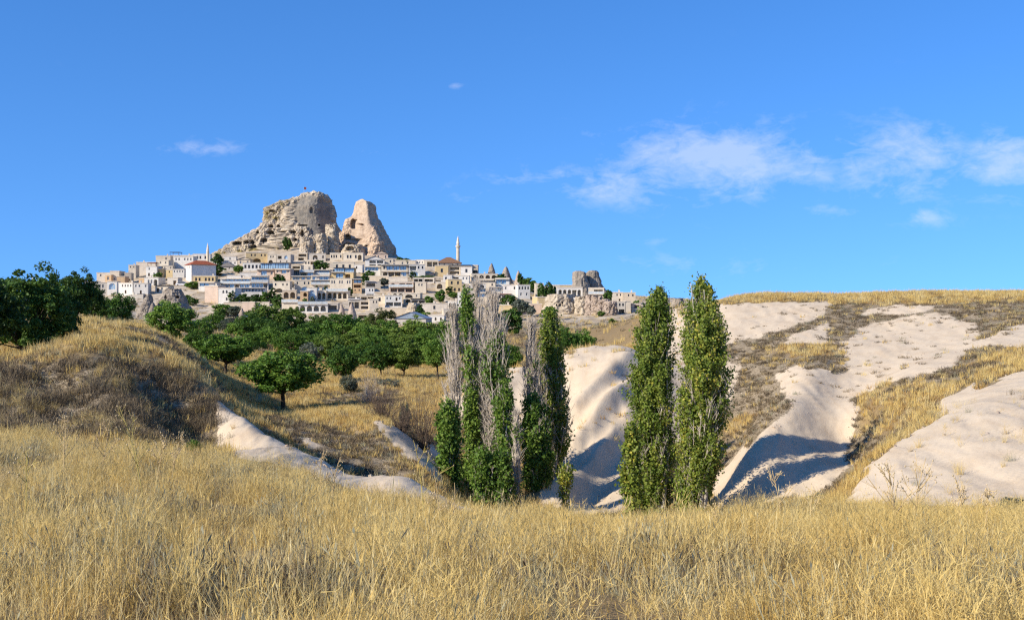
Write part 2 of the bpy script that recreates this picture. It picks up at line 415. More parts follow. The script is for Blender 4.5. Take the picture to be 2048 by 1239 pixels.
leftscrub_shadow = mask([([(130, 650), (330, 662), (420, 760), (300, 720), (160, 690)], 62, 92), ([(-400, 740), (200, 720), (340, 742), (440, 805), (450, 915), (330, 905), (200, 885), (-400, 868)], 34, 54),
                  ([(190, 680), (270, 680), (300, 720), (180, 720)], 54, 74), ([(300, 670), (380, 690), (450, 790), (420, 800), (330, 730)], 58, 95),  # first patch paints the cast shadow of the left trees as dark ground
                  ([(510, 830), (760, 870), (820, 960), (700, 960)], 48, 72), ([(640, 780), (800, 780), (800, 815), (650, 812)], 78, 104)])  # second patch paints the nearest orchard tree's cast shadow in scrub tone
_pt = fbm(np.stack([TX / 6, TY / 6, TX * 0 + 30], 1), 3)
gold = gold * (_pt > -0.12)
hump = (TY > 56) & (TY < 95) & (PX < 460)
leftscrub_shadow = np.where(hump & (_pt < 0.02), 0, leftscrub_shadow)
scrub = np.maximum(rightscrub * (1 - gold), leftscrub_shadow)  # scrub cover, with the painted tree shadows merged in
stone = sstep(200, 420, TY) * (PX < 1380) * (TY < 760)
def blur(a, n=1):
    g = a.reshape(UU.shape)
    for _ in range(n):
        p = np.pad(g, 1, mode='edge'); g = (p[:-2, 1:-1] + p[2:, 1:-1] + p[1:-1, :-2] + p[1:-1, 2:] + 2 * p[1:-1, 1:-1]) / 6
    return g.ravel()
tuff = blur(tuff); scrub = blur(scrub, 3)
# relief: lumpy under grass and scrub, smooth on the bare tuff
P3 = np.stack([TX, TY, np.zeros_like(TX)], 1)
n1 = fbm(P3 / 5.0, 4); n2 = fbm(P3 / 1.1 + 9, 3)
rill = fbm(np.stack([TX / 1.5 + 0.5 * n1, TY / 9.0, TX * 0 + 4], 1), 4, 0.55, True)
amp = sstep(10, 40, TY) * (1 - sstep(140, 260, TY))
TZ = TZ + amp * ((0.16 + 0.5 * (hump & (TY > 58))) * n1 + (0.10 + 0.14 * scrub) * n2) * (1 - 0.92 * tuff) + amp * tuff * (0.10 * fbm(P3 / 7.0 + 3, 2) + 0.17 * rill)
TZ = TZ + 0.05 * n2 * (1 - sstep(10, 40, TY)) + 1.4 * sstep(280, 420, TY) * (1 - sstep(600, 800, TY)) * fbm(P3 / 14.0, 4)
GZ = TZ.reshape(UU.shape); GT = tuff.reshape(UU.shape); GS = scrub.reshape(UU.shape)

def grid_lookup(G, X, Y):
    X = np.atleast_1d(np.asarray(X, float)); Y = np.atleast_1d(np.asarray(Y, float))
    u = np.clip(X / Y, _us[0], _us[-1]); d = np.clip(Y, _ds[0], _ds[-1])
    i = np.clip(np.searchsorted(_us, u) - 1, 0, len(_us) - 2); j = np.clip(np.searchsorted(_ds, d) - 1, 0, len(_ds) - 2)
    fu = (u - _us[i]) / (_us[i + 1] - _us[i]); fd = (d - _ds[j]) / (_ds[j + 1] - _ds[j])
    return (G[j, i] * (1 - fu) + G[j, i + 1] * fu) * (1 - fd) + (G[j + 1, i] * (1 - fu) + G[j + 1, i + 1] * fu) * fd
def ground(x, y): return float(grid_lookup(GZ, x, y)[0])

def build_ground():
    nr, nc = UU.shape
    idx = np.arange(nr * nc).reshape(nr, nc)
    faces = np.stack([idx[:-1, :-1].ravel(), idx[:-1, 1:].ravel(), idx[1:, 1:].ravel(), idx[1:, :-1].ravel()], 1)
    # the land goes on beside and behind the viewer
    nv = nr * nc; ext = np.array([(-9000, -4000, -6), (9000, -4000, -6)], float)
    L_, R_ = idx[:, 0], idx[:, -1]; skirt = [(L_[i + 1], L_[i], nv) for i in range(nr - 1)] + [(R_[i], R_[i + 1], nv + 1) for i in range(nr - 1)]
    skirt += [(idx[0, i + 1], idx[0, i], nv + (1 if i >= nc // 2 else 0)) for i in range(nc - 1)] + [(idx[0, nc // 2], nv, nv + 1)]
    tri = np.concatenate([faces[:, [0, 1, 2]], faces[:, [0, 2, 3]], np.array(skirt)])
    M = Mat('ground_soil', 0.95, 0.1)
    p = M.pos()
    a = M.noise(p, 0.35, 6, 0.65); b = M.noise(p, 2.3, 6, 0.7); c = M.noise(p, 9.0, 4, 0.7)
    v = M.noise(M.scalevec(p, (0.25, 0.25, 2.0)), 1.0, 5, 0.6)
    goldc = M.ramp(b, [(0.25, (0.12, 0.085, 0.042)), (0.5, (0.30, 0.205, 0.09)), (0.75, (0.43, 0.31, 0.14))])
    goldc = M.mix(M.maprange(a, 0.35, 0.65), goldc, (0.24, 0.175, 0.095))
    scr = M.ramp(c, [(0.3, (0.09, 0.07, 0.045)), (0.48, (0.26, 0.205, 0.13)), (0.68, (0.50, 0.41, 0.28))])
    base = M.mix(M.attr('scrub'), goldc, scr)
    tcol = M.ramp(a, [(0.3, (0.55, 0.435, 0.295)), (0.55, (0.62, 0.51, 0.36)), (0.75, (0.545, 0.445, 0.32))])
    tcol = M.mix(M.maprange(v, 0.45, 0.7, 0, 0.35), tcol, (0.64, 0.535, 0.39))
    tcol = M.mix(M.maprange(c, 0.60, 0.75, 0, 0.40), tcol, (0.38, 0.29, 0.20))
    rl = M.noise(M.scalevec(p, (1.0, 0.16, 0.5)), 1.3, 7, 0.7, 0.6)
    tcol = M.mix(M.maprange(rl, 0.50, 0.68, 0, 0.42), tcol, (0.48, 0.355, 0.22))
    tcol = M.mix(M.maprange(M.noise(p, 30.0, 2, 0.6), 0.66, 0.72, 0, 0.5), tcol, (0.30, 0.235, 0.17))
    tf = M.math('ADD', M.attr('tuff'), M.math('MULTIPLY', M.math('SUBTRACT', b, 0.5), 1.3))
    base = M.mix(M.maprange(tf, 0.38, 0.62), base, tcol)
    st = M.ramp(M.noise(p, 0.16, 7, 0.7), [(0.3, (0.24, 0.185, 0.12)), (0.45, (0.42, 0.335, 0.225)), (0.6, (0.56, 0.48, 0.365)), (0.75, (0.36, 0.295, 0.19))])
    base = M.mix(M.attr('stone'), base, st)
    M.color(base)
    h = M.math('ADD', M.math('MULTIPLY', b, M.math('SUBTRACT', 1.0, M.math('MULTIPLY', M.attr('tuff'), 0.75))), M.math('MULTIPLY', c, 0.22))
    M.bump(h, 0.7, 0.12)
    z2_ = np.zeros(2); me = make_mesh('ground', np.concatenate([np.stack([TX, TY, TZ], 1), ext]), tri, [M.m], smooth=True, attrs={'tuff': np.append(tuff, z2_), 'scrub': np.append(scrub, z2_), 'stone': np.append(stone, z2_)})
    tag(obj('ground', me), 'pale tuff gullies and dry golden grassland below a village hill', None, None, 'structure')
build_ground()
# ------------------------------------------------------------------ rocks
def rock_material(name, c_dark, c_mid, c_light, streak=0.5, scale=0.35):
    M = Mat(name, 0.95, 0.1); p = M.pos()
    a = M.noise(p, scale, 7, 0.68); b = M.noise(M.scalevec(p, (1.0, 1.0, 0.22)), scale * 3, 6, 0.65); c = M.noise(p, scale * 7, 4, 0.7)
    col = M.ramp(a, [(0.3, c_dark), (0.5, c_mid), (0.68, c_light)])
    col = M.mix(M.maprange(b, 0.42, 0.7, 0, streak), col, c_dark)
    pat = M.attr('patina'); col = M.mix(pat, col, M.ramp(b, [(0.3, (0.12, 0.11, 0.095)), (0.6, (0.21, 0.195, 0.165))]))
    grs = M.attr('turf'); col = M.mix(grs, col, M.ramp(c, [(0.35, (0.14, 0.12, 0.045)), (0.65, (0.32, 0.245, 0.10))]))
    M.color(col); M.bump(M.math('ADD', a, M.math('MULTIPLY', c, 0.4)), 0.8, 0.5)
    return M.m
ROCK = rock_material('rock_cream', (0.27, 0.215, 0.15), (0.50, 0.42, 0.31), (0.62, 0.545, 0.42))
ROCK_WARM = rock_material('rock_warm', (0.33, 0.235, 0.16), (0.54, 0.405, 0.28), (0.63, 0.50, 0.36), 0.3)
ROCK_GREY = rock_material('rock_grey', (0.18, 0.15, 0.12), (0.33, 0.28, 0.22), (0.44, 0.38, 0.30))
ROCK_PINK = rock_material('rock_pink', (0.28, 0.22, 0.17), (0.40, 0.32, 0.25), (0.50, 0.41, 0.33))

def rock_mesh(prof, d, dr=0.6, amp=1.0, lump=6.0, caves=(), mat=None, sharp=2.4, nth=120, nz=60, ridged=False, patina=None, turf=None, ampfn=None, ground_sink=18, flute=0.0, seed=0, rough=0.35, twist=0.0):
    """a solid of revolution-like crag whose width at each height follows prof = [(photo y, left x, right x), ...] top to bottom"""
    prof = sorted(prof); yb, lb, rb = prof[-1]
    prof = prof + [(yb + ground_sink, lb - 4, rb + 4)]
    ys = np.array([p[0] for p in prof], float); ls = np.array([p[1] for p in prof], float); rs = np.array([p[2] for p in prof], float)
    py = np.linspace(ys[0], ys[-1], nz); l = np.interp(py, ys, ls); r = np.interp(py, ys, rs)
    k = d / F; zc = CZ + (CY - py) * k; cx = ((l + r) / 2 - CX) * k; rx = (r - l) / 2 * k
    nf = int(nth * 0.72)
    th = np.concatenate([np.linspace(math.pi, 2 * math.pi, nf, endpoint=False), np.linspace(0, math.pi, nth - nf, endpoint=False)])
    ct, s_ = np.cos(th), np.sin(th)
    e = 2 / sharp; ex = np.sign(ct) * np.abs(ct) ** e; ey = np.sign(s_) * np.abs(s_) ** e
    tw = math.radians(twist); ex, ey = ex * math.cos(tw) - ey * math.sin(tw), ex * math.sin(tw) + ey * math.cos(tw); mx_ = np.abs(ex).max(); ex = ex / mx_; ey = ey / mx_
    rmax = rx.max(); cy = d + rmax * dr
    ry = dr * (0.35 * rmax + 0.65 * rx)
    X = cx[:, None] + rx[:, None] * ex[None]; Y = cy + ry[:, None] * ey[None]; Z = np.repeat(zc[:, None], nth, 1)
    P = np.stack([X.ravel(), Y.ravel(), Z.ravel()], 1)
    nrm = np.stack([np.tile(ct, nz), np.tile(s_, nz), np.zeros(nz * nth)], 1)
    q = P + seed * 31.7
    A = amp * (ampfn(CX + F * P[:, 0] / P[:, 1], CY - F * (P[:, 2] - CZ) / P[:, 1]) if ampfn else 1.0)
    dis = fbm(q / lump, 5, 0.55, ridged) + rough * fbm(q / (lump * 0.33), 4, 0.6, rough > 0.5)
    if flute: dis = dis + flute * fbm(q * np.array((1, 1, 0.12)) / (lump * 0.5), 2, 0.5, True)
    fade = np.repeat(np.clip(rx / (0.25 * rmax + 1e-6), 0.15, 1), nth)
    P = P + nrm * (A * dis * fade)[:, None]; P[:, 2] += A * (0.5 * fbm(q / lump + 40, 3) + rough * 0.9 * fbm(q / (lump * 0.28) + 40, 3)) * np.repeat(np.clip((py - py[0]) / 6 * 0.3 + 0.7, 0, 1), nth)
    px, pyy = CX + F * P[:, 0] / P[:, 1], CY - F * (P[:, 2] - CZ) / P[:, 1]
    front = np.tile(s_ < 0.15, nz)
    wob = 0.35 * fbm(np.stack([px / 3, pyy / 3, px * 0], 1), 3)
    for (qx, qy, w, h, dep) in caves:   # arched mouths with a flat sill
        t = np.abs((px - qx) / (w / 2)) ** 2.3 + np.abs(np.where(pyy > qy, 1.25, 1.0) * (pyy - qy) / (h / 2)) ** np.where(pyy > qy, 5.0, 2.0) + wob
        P[:, 1] += np.where(front, dep * (1 - sstep(0.75, 1.1, t)), 0)
    V = np.concatenate([P, [[cx[0], cy, zc[0] + 0.05]]])
    idx = np.arange(nz * nth).reshape(nz, nth); nx = np.roll(idx, -1, 1)
    faces = np.stack([idx[:-1].ravel(), nx[:-1].ravel(), nx[1:].ravel(), idx[1:].ravel()], 1)
    top = np.stack([idx[0], nx[0], np.full(nth, nz * nth), np.full(nth, nz * nth)], 1)
    at_ = {'patina': np.append(patina(px, pyy) if patina else np.zeros(len(P)), 0), 'turf': np.append(turf(px, pyy) if turf else np.zeros(len(P)), 0)}
    allf = np.concatenate([faces, top]); tri = np.concatenate([allf[:, [0, 1, 2]], faces[:, [0, 2, 3]]])
    return make_mesh('rock', V, tri, [mat or ROCK], smooth=True, attrs=at_)

def z2(zx, zy, w, h, dep):   # cave position on the castle survey sheet
    return (400 + zx / 4.876, 350 + zy / 4.876, w / 4.876, h / 4.876, dep)
def box_mask(x0, x1, y0, y1, s=6):
    return lambda px, py: sstep(x0 - s, x0 + s, px) * (1 - sstep(x1 - s, x1 + s, px)) * sstep(y0 - s, y0 + s, py) * (1 - sstep(y1 - s, y1 + s, py))
def blob_mask(x, y, rx, ry, jit=0.35, soft=0.25):
    def f(px, py):
        t = ((px - x) / rx) ** 2 + ((py - y) / ry) ** 2 + jit * fbm(np.stack([px / 9, py / 9, px * 0 + x], 1), 4, 0.6)
        return 1 - sstep(1 - soft, 1 + soft, t)
    return f
_pm0, _pm1 = blob_mask(624, 424, 38, 34), blob_mask(640, 446, 22, 34)
_pm = lambda px, py: np.maximum(_pm0(px, py), _pm1(px, py))
_tm1 = box_mask(420, 600, 494, 530, 4); _tm2 = box_mask(535, 575, 395, 412, 6); _tm3 = box_mask(528, 560, 418, 440, 6)
_n2 = lambda px, py, s=9: sstep(-0.15, 0.25, fbm(np.stack([px / s, py / s, px * 0 + 2.2], 1), 3))
castle_caves = [z2(*c) for c in ((220, 665, 48, 30, 6), (360, 665, 86, 38, 7), (447, 655, 50, 40, 6), (505, 655, 44, 44, 6), (515, 697, 70, 34, 6), (620, 635, 66, 46, 7), (685, 560, 72, 40, 7),
    (800, 555, 50, 28, 6), (905, 555, 60, 28, 6), (745, 630, 34, 34, 5), (925, 630, 46, 28, 6), (690, 500, 46, 34, 5), (1000, 490, 100, 18, 4), (1170, 590, 54, 34, 5), (995, 570, 34, 70, 5), (765, 500, 34, 22, 4),
    (560, 560, 30, 24, 4), (850, 700, 40, 24, 5), (600, 345, 18, 26, 4), (705, 350, 60, 26, 2.5), (880, 420, 40, 26, 3), (1160, 488, 26, 22, 4), (1085, 345, 30, 70, 1.5))]
r = tag(obj('castle_rock', rock_mesh(
    [(378, 612, 630), (383, 596, 638), (391, 575, 645), (400, 548, 647), (406, 526, 650), (412, 521, 651), (420, 521, 652), (432, 520, 655), (441, 519, 657), (448, 509, 660), (460, 494, 667), (468, 482, 671), (478, 466, 673), (486, 450, 674), (496, 434, 676), (505, 420, 688), (516, 406, 700)],
    640, 0.55, 3.0, 9.0, castle_caves, ROCK, 5.0, 560, 240, rough=0.8, twist=-14, patina=lambda x, y: 0.9 * np.clip(_pm(x, y) * (0.75 + 0.4 * _n2(x, y, 14)), 0, 1),
    turf=lambda x, y: np.clip(_tm1(x, y) + _tm2(x, y) + _tm3(x, y), 0, 1) * _n2(x, y), ampfn=lambda x, y: 1 - 0.86 * _pm(x, y))), 'huge honeycombed castle rock with a flat grey face crowning the village', 'rock')
pin_caves = [z2(*c) for c in ((1490, 480, 50, 110, 5), (1440, 605, 56, 64, 5), (1455, 690, 120, 56, 6), (1550, 640, 46, 66, 4), (1665, 700, 24, 44, 4), (1570, 482, 56, 20, 3), (1480, 735, 40, 30, 4), (1620, 690, 30, 20, 3))]
tag(obj('rock_pinnacle', rock_mesh(
    [(394, 714, 722), (399, 706, 734), (408, 703, 739), (420, 701, 742), (428, 698, 744), (436, 688, 748), (446, 684, 752), (453, 682, 758), (460, 680, 762), (470, 676, 767), (480, 672, 772), (490, 668, 777), (500, 662, 781), (510, 657, 786), (520, 653, 791)],
    630, 0.85, 1.5, 6.5, pin_caves, ROCK_WARM, 8.0, 420, 210, rough=0.8, twist=-15, ampfn=lambda x, y: 1 - 0.82 * blob_mask(722, 442, 24, 46)(x, y), seed=2, flute=0.25)), 'tall orange-tinted rock pinnacle standing beside the castle rock', 'rock')
def cone(label, px, yt, yb, w, d, mat=ROCK_PINK, lean=0.0, amp=0.35, blunt=0.1, cat='rock', sharp=2.0, caves=(), name='rock_cone', group=None, flute=0.2, seed=0, dr=0.8, nth=96, nz=56, rough=0.7):
    pr = []
    for i in range(9):
        t = i / 8; hw = w / 2 * (blunt + (1 - blunt) * t ** 0.85); c = px + lean * (1 - t)
        pr.append((yt + (yb - yt) * t, c - hw, c + hw))
    o = obj(name, rock_mesh(pr, d, dr, amp, max(1.2, w * d / F * 0.4), caves, mat, sharp, nth, nz, flute=flute, rough=rough, seed=seed, ground_sink=max(10, (yb - yt) * 0.3)))
    return tag(o, label, cat, group)
cone('cream rock buttress at the foot of the castle rock, above the yellow-cream house', 611, 474, 520, 30, 612, ROCK, amp=1.5, blunt=0.45, seed=1)
cone('cream rock buttress between castle rock and pinnacle, left of the deep cleft', 640, 466, 520, 24, 614, ROCK, amp=1.5, blunt=0.5, seed=2)
cone('narrow rock buttress in the cleft just left of the orange pinnacle', 664, 452, 520, 24, 618, ROCK, amp=1.4, blunt=0.4, seed=3)
cone('rounded knob of rock in the saddle between castle rock and pinnacle', 661, 448, 480, 26, 626, ROCK, amp=1.4, blunt=0.6, seed=4)
cone('low pale rock spur with a cave at the foot of the pinnacle', 704, 488, 524, 52, 615, ROCK, amp=1.8, blunt=0.55, seed=5, caves=[(700, 497, 16, 10, 4)])
cone('smooth rock cone at the right foot of the orange pinnacle', 752, 482, 528, 40, 616, ROCK_WARM, amp=1.6, blunt=0.5, seed=6)
cone('dark pointed fairy chimney right of the tall minaret', 983, 526, 552, 18, 556, ROCK_GREY, seed=7, amp=0.3)
cone('broad pointed fairy chimney, middle of the three on the skyline', 1011, 533, 560, 25, 552, ROCK_GREY, seed=8, amp=0.4, lean=1)
cone('smallest fairy chimney on the skyline, right of two larger ones', 1037, 541, 566, 15, 548, ROCK_PINK, seed=9, amp=0.3)
cone('left of two pointed tuff cones above the orchard trees', 682, 608, 634, 15, 396, ROCK_PINK, seed=10, amp=0.2)
cone('right of two pointed tuff cones above the orchard trees', 702, 605, 636, 20, 395, ROCK_PINK, seed=11, amp=0.2)
cone('small pale tuff cone below the left glass-fronted hotel', 482, 616, 634, 13, 392, ROCK_PINK, seed=12, amp=0.2)
cone('big grey cave rock with two dark doorways above a round green tree', 336, 577, 618, 66, 390, ROCK_GREY, seed=13, amp=1.2, blunt=0.30, sharp=2.6, name='cave_rock', caves=[(331, 594, 4.5, 8, 3), (354, 594, 8, 6, 3)], lean=2, nth=160, nz=80)
cone('slanting grey rock left of the big cave rock', 288, 588, 624, 30, 385, ROCK_GREY, seed=14, amp=0.8, lean=6, name='cave_rock')
cone('little grey rock tooth in front of the big cave rock', 303, 605, 624, 16, 378, ROCK_GREY, seed=15, amp=0.3)
cone('white rounded boulder above the grey barn roof', 827, 605, 634, 34, 402, ROCK, seed=17, amp=0.9, blunt=0.5, name='boulder', flute=0)
# double-headed crag on the right end of the village
crag = thing('rock_outcrop', 'dark crag with two blunt heads on the right end of the village', 'rock', at(1175, 590, 490))
inv = Vector(tuple(-at(1175, 590, 490)))
for i, (pr, s) in enumerate((([(541, 1152, 1163), (544, 1149, 1170), (552, 1148, 1173), (562, 1147, 1176), (575, 1146, 1180), (598, 1143, 1188)], 21), ([(540, 1181, 1194), (544, 1176, 1198), (554, 1175, 1200), (566, 1174, 1203), (580, 1173, 1212), (598, 1170, 1224)], 22))):
    o = obj('rock_head', rock_mesh(pr, 484 + 4 * i, 0.8, 0.9, 3.6, (), ROCK_GREY, 2.6, 140, 90, flute=0.5, seed=s, patina=lambda x, y: 0.5 * _n2(x, y, 10)), crag); o.location = inv
for i, (px, yt, yb, w, t) in enumerate(((1122, 588, 636, 70, 'broad pale rock bastion with small windows under the arcaded house'), (1166, 592, 634, 26, 'pale rock buttress just right of the bastion'), (1184, 590, 630, 20, 'slim rock buttress below the balcony house'),
        (1196, 594, 630, 18, 'shaded rock rib below the balcony house'), (1208, 598, 632, 20, 'tan rock pillar left of the grey lower house'), (1222, 602, 632, 22, 'short grey rock pillar beside the grey lower house'))):
    cone(t, px, yt, yb, w, 418 - 2 * i, ROCK if i < 2 else ROCK_PINK, seed=30 + i, amp=1.2, blunt=0.6, name='rock_buttress', flute=0.5, caves=[(1113, 610, 2.4, 4, 2), (1120, 610, 2.4, 4, 2), (1125, 606, 2.4, 4, 2), (1125.5, 611, 2, 3, 2)] if i == 0 else (), nth=130 if i == 0 else 72, nz=80 if i == 0 else 40)
for i, (px, yt, yb, w, d, t) in enumerate(((1358, 596, 622, 26, 300, 'jagged grey rocks in the gap between the two tall poplars'), (331, 644, 652, 16, 140, 'white stone lump under the round green tree'))):
    cone(t, px, yt, yb, w, d, ROCK if i else ROCK_GREY, seed=50 + i, amp=0.4, blunt=0.6, name='boulder')
# ------------------------------------------------------------------ village
def wall_material(name, c, c2=None):
    M = Mat(name, 0.9, 0.15); p = M.coord('Object'); g = M.pos()
    a = M.noise(g, 0.55, 5, 0.6); b = M.noise(M.scalevec(g, (1.3, 1.3, 0.25)), 1.0, 4, 0.6)
    br = M.N.new('ShaderNodeTexBrick'); br.inputs['Scale'].default_value = 1.0; br.inputs['Brick Width'].default_value = 0.9; br.inputs['Row Height'].default_value = 0.42
    br.inputs['Mortar Size'].default_value = 0.03; br.inputs['Color1'].default_value = (1, 1, 1, 1); br.inputs['Color2'].default_value = (0.80, 0.78, 0.74, 1); br.inputs['Mortar'].default_value = (0.66, 0.63, 0.58, 1)
    comb = M.N.new('ShaderNodeCombineXYZ'); sp = M.N.new('ShaderNodeSeparateXYZ'); M.L.new(p, sp.inputs[0])
    M.L.new(M.math('ADD', sp.outputs[0], sp.outputs[1]), comb.inputs[0]); M.L.new(sp.outputs[2], comb.inputs[1]); M.L.new(comb.outputs[0], br.inputs['Vector'])
    col = M.mix(M.maprange(a, 0.3, 0.7), c, c2 or tuple(x * 0.82 for x in c))
    col = M.mix(M.maprange(b, 0.5, 0.75, 0, 0.4), col, tuple(x * 0.58 for x in c))
    col = M.mix(0.35, col, M.mix(1.0, col, br.outputs['Color'], 'MULTIPLY'))
    col = M.mix(M.maprange(M.random(), 0, 1, 0.0, 0.15), col, (0.40, 0.32, 0.22))
    M.color(col); M.bump(br.outputs['Fac'], 0.3, 0.03)
    return M.m
W = {'cream': wall_material('wall_cream', (0.76, 0.665, 0.51)), 'white': wall_material('wall_white', (0.82, 0.785, 0.70)), 'yellow': wall_material('wall_yellow', (0.72, 0.55, 0.29)),
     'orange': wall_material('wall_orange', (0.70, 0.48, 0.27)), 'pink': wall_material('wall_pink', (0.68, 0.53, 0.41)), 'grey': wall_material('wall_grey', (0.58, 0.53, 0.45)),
     'tan': wall_material('wall_tan', (0.68, 0.57, 0.42)), 'dun': wall_material('wall_dun', (0.72, 0.64, 0.52))}
def plain(name, c, rough=0.8, spec=0.2, metal=0.0, scale=2.0, var=0.3):
    M = Mat(name, rough, spec); a = M.noise(M.pos(), scale, 5, 0.6)
    M.color(M.mix(M.maprange(a, 0.3, 0.7), tuple(x * (1 - var) for x in c), tuple(min(1, x * (1 + var * 0.5)) for x in c))); M.b.inputs['Metallic'].default_value = metal
    return M.m
GLASS_DARK = plain('window_glass_dark', (0.045, 0.05, 0.055), 0.12, 0.5)
GLASS_BLUE = plain('window_glass_blue', (0.36, 0.50, 0.58), 0.12, 0.8, 0.15, 0.6)  # pale blue base colour stands in for reflected sky
WOOD = plain('wood_brown', (0.10, 0.06, 0.035), 0.7); FRAME = plain('window_frame_stone', (0.55, 0.47, 0.35)); FRAME_W = plain('window_frame_white', (0.66, 0.65, 0.62)); FRAME_D = plain('window_frame_dark', (0.07, 0.07, 0.075), 0.5)
ROOF_RED = plain('roof_tile_red', (0.33, 0.095, 0.045), 0.85); ROOF_BROWN = plain('roof_tile_brown', (0.23, 0.13, 0.075), 0.9); ROOF_GREY = plain('roof_grey', (0.20, 0.18, 0.155), 0.9); METAL_GREY = plain('roof_metal_grey', (0.30, 0.35, 0.39), 0.45, 0.4, 0.3)
CANOPY_DARK = plain('canopy_dark', (0.035, 0.028, 0.024), 0.8); CANVAS = plain('canvas_white', (0.74, 0.72, 0.68), 0.9); COPING = plain('coping_stone', (0.70, 0.61, 0.48), 0.9); ROOF_FLAT = plain('roof_earth', (0.48, 0.41, 0.31), 0.95, scale=0.6)
RAIL = plain('railing_glass', (0.52, 0.55, 0.53), 0.2, 0.6); AWNING_RED = plain('awning_red', (0.20, 0.045, 0.03), 0.9)

def arch_pts(x0, x1, z0, z1, n=8):
    rr = (x1 - x0) / 2; rise = min(rr, (z1 - z0) * 0.6); zs = z1 - rise; xc = (x0 + x1) / 2
    return [(xc - rr * math.cos(math.pi * i / n), zs + rise * math.sin(math.pi * i / n)) for i in range(n + 1)]
def wall_mesh(w, h, dep, ops, base, mat):
    B = MB(); xs = sorted({-w / 2, w / 2} | {x for o in ops for x in o[:2]}); zs = sorted({base, h} | {z for o in ops for z in o[2:4]})
    for i in range(len(xs) - 1):
        for j in range(len(zs) - 1):
            xm, zm = (xs[i] + xs[i + 1]) / 2, (zs[j] + zs[j + 1]) / 2
            if any(o[0] < xm < o[1] and o[2] < zm < o[3] for o in ops): continue
            B.add([(xs[i], 0, zs[j]), (xs[i + 1], 0, zs[j]), (xs[i + 1], 0, zs[j + 1]), (xs[i], 0, zs[j + 1])], [(0, 1, 2, 3)])
    for (x0, x1, z0, z1, arch, rd) in ops:
        if arch:
            a = arch_pts(x0, x1, z0, z1); n = len(a); mid = n // 2
            for k in range(n - 1):
                cxr = x0 if k < mid else x1
                B.add([(cxr, 0, z1), (a[k][0], 0, a[k][1]), (a[k + 1][0], 0, a[k + 1][1])], [(0, 1, 2)])
            ring = [(x0, z0)] + a + [(x1, z0)]
        else: ring = [(x0, z0), (x0, z1), (x1, z1), (x1, z0)]
        for k in range(len(ring)):
            (ax, az_), (bx_, bz) = ring[k], ring[(k + 1) % len(ring)]
            B.add([(ax, 0, az_), (bx_, 0, bz), (bx_, rd, bz), (ax, rd, az_)], [(0, 1, 2, 3)])
        B.add([(x, rd, z) for x, z in ring], [tuple(range(len(ring)))])
    V = [(-w / 2, 0, base), (w / 2, 0, base), (w / 2, dep, base), (-w / 2, dep, base), (-w / 2, 0, h), (w / 2, 0, h), (w / 2, dep, h), (-w / 2, dep, h)]
    B.add(V, [(1, 2, 6, 5), (2, 3, 7, 6), (3, 0, 4, 7), (4, 5, 6, 7)])
    return B.mesh('wall', [mat])

def ring_shape(arch):
    return [(-.5, 0)] + [(x, z) for x, z in arch_pts(-.5, .5, 0, 1)] + [(.5, 0)] if arch else [(-.5, 0), (-.5, 1), (.5, 1), (.5, 0)]
def unit_window(arch, frame, glass, fw=0.13, mull=1, trans=True, door=False):
    B = MB(); R_ = ring_shape(arch); n = len(R_)
    B.add([(x, 0.02, z) for x, z in R_], [tuple(range(n))], 1)
    I_ = [(x * (1 - 2 * fw), fw * 0.55 + z * (1 - fw * 1.1)) for x, z in R_]
    for k in range(n):
        a, b, c, e = R_[k], R_[(k + 1) % n], I_[(k + 1) % n], I_[k]
        B.add([(a[0], -0.05, a[1]), (b[0], -0.05, b[1]), (c[0], -0.05, c[1]), (e[0], -0.05, e[1])], [(0, 1, 2, 3)], 0)
        B.add([(e[0], -0.05, e[1]), (c[0], -0.05, c[1]), (c[0], 0.02, c[1]), (e[0], 0.02, e[1])], [(0, 1, 2, 3)], 0)
    for i in range(mull):
        x = -.5 + (i + 1) / (mull + 1); B.box(x - .03, x + .03, -0.04, 0.03, .03, .94 if not arch else .97, 0)
    if trans and not arch: B.box(-.46, .46, -0.035, 0.03, .62, .66, 0)
    if door: B.box(-.4, .4, -0.03, 0.03, 0.05, .3, 0)
    return B.mesh('window', [frame, glass])
UW = {'r': unit_window(False, FRAME_W, GLASS_DARK, 0.11), 'a': unit_window(True, FRAME, GLASS_DARK, 0.11), 'g': unit_window(False, FRAME_D, GLASS_BLUE, 0.035, 1, False),
      'd': unit_window(False, WOOD, WOOD, 0.12, 0, True, True), 'w': unit_window(False, WOOD, GLASS_DARK, 0.12), 'p': unit_window(True, FRAME_W, GLASS_BLUE, 0.06, 2), 'R': unit_window(False, FRAME_D, GLASS_DARK, 0.06)}
WT = {'r': 1, 'a': 1, 'w': 1, 'd': 1, 'g': 1.7, 'o': 1.7, 'b': 1.9, 's': 0.8, 'p': 1.8, 'R': 1.0, 't': .6}
SHEETS = {'a': (160, 470, 6.4), 'c': (420, 480, 7.314), 'd': (660, 490, 6.827), 'e': (860, 460, 6.885), 'f': (1040, 520, 7.314)}
VRNG = random.Random(5)
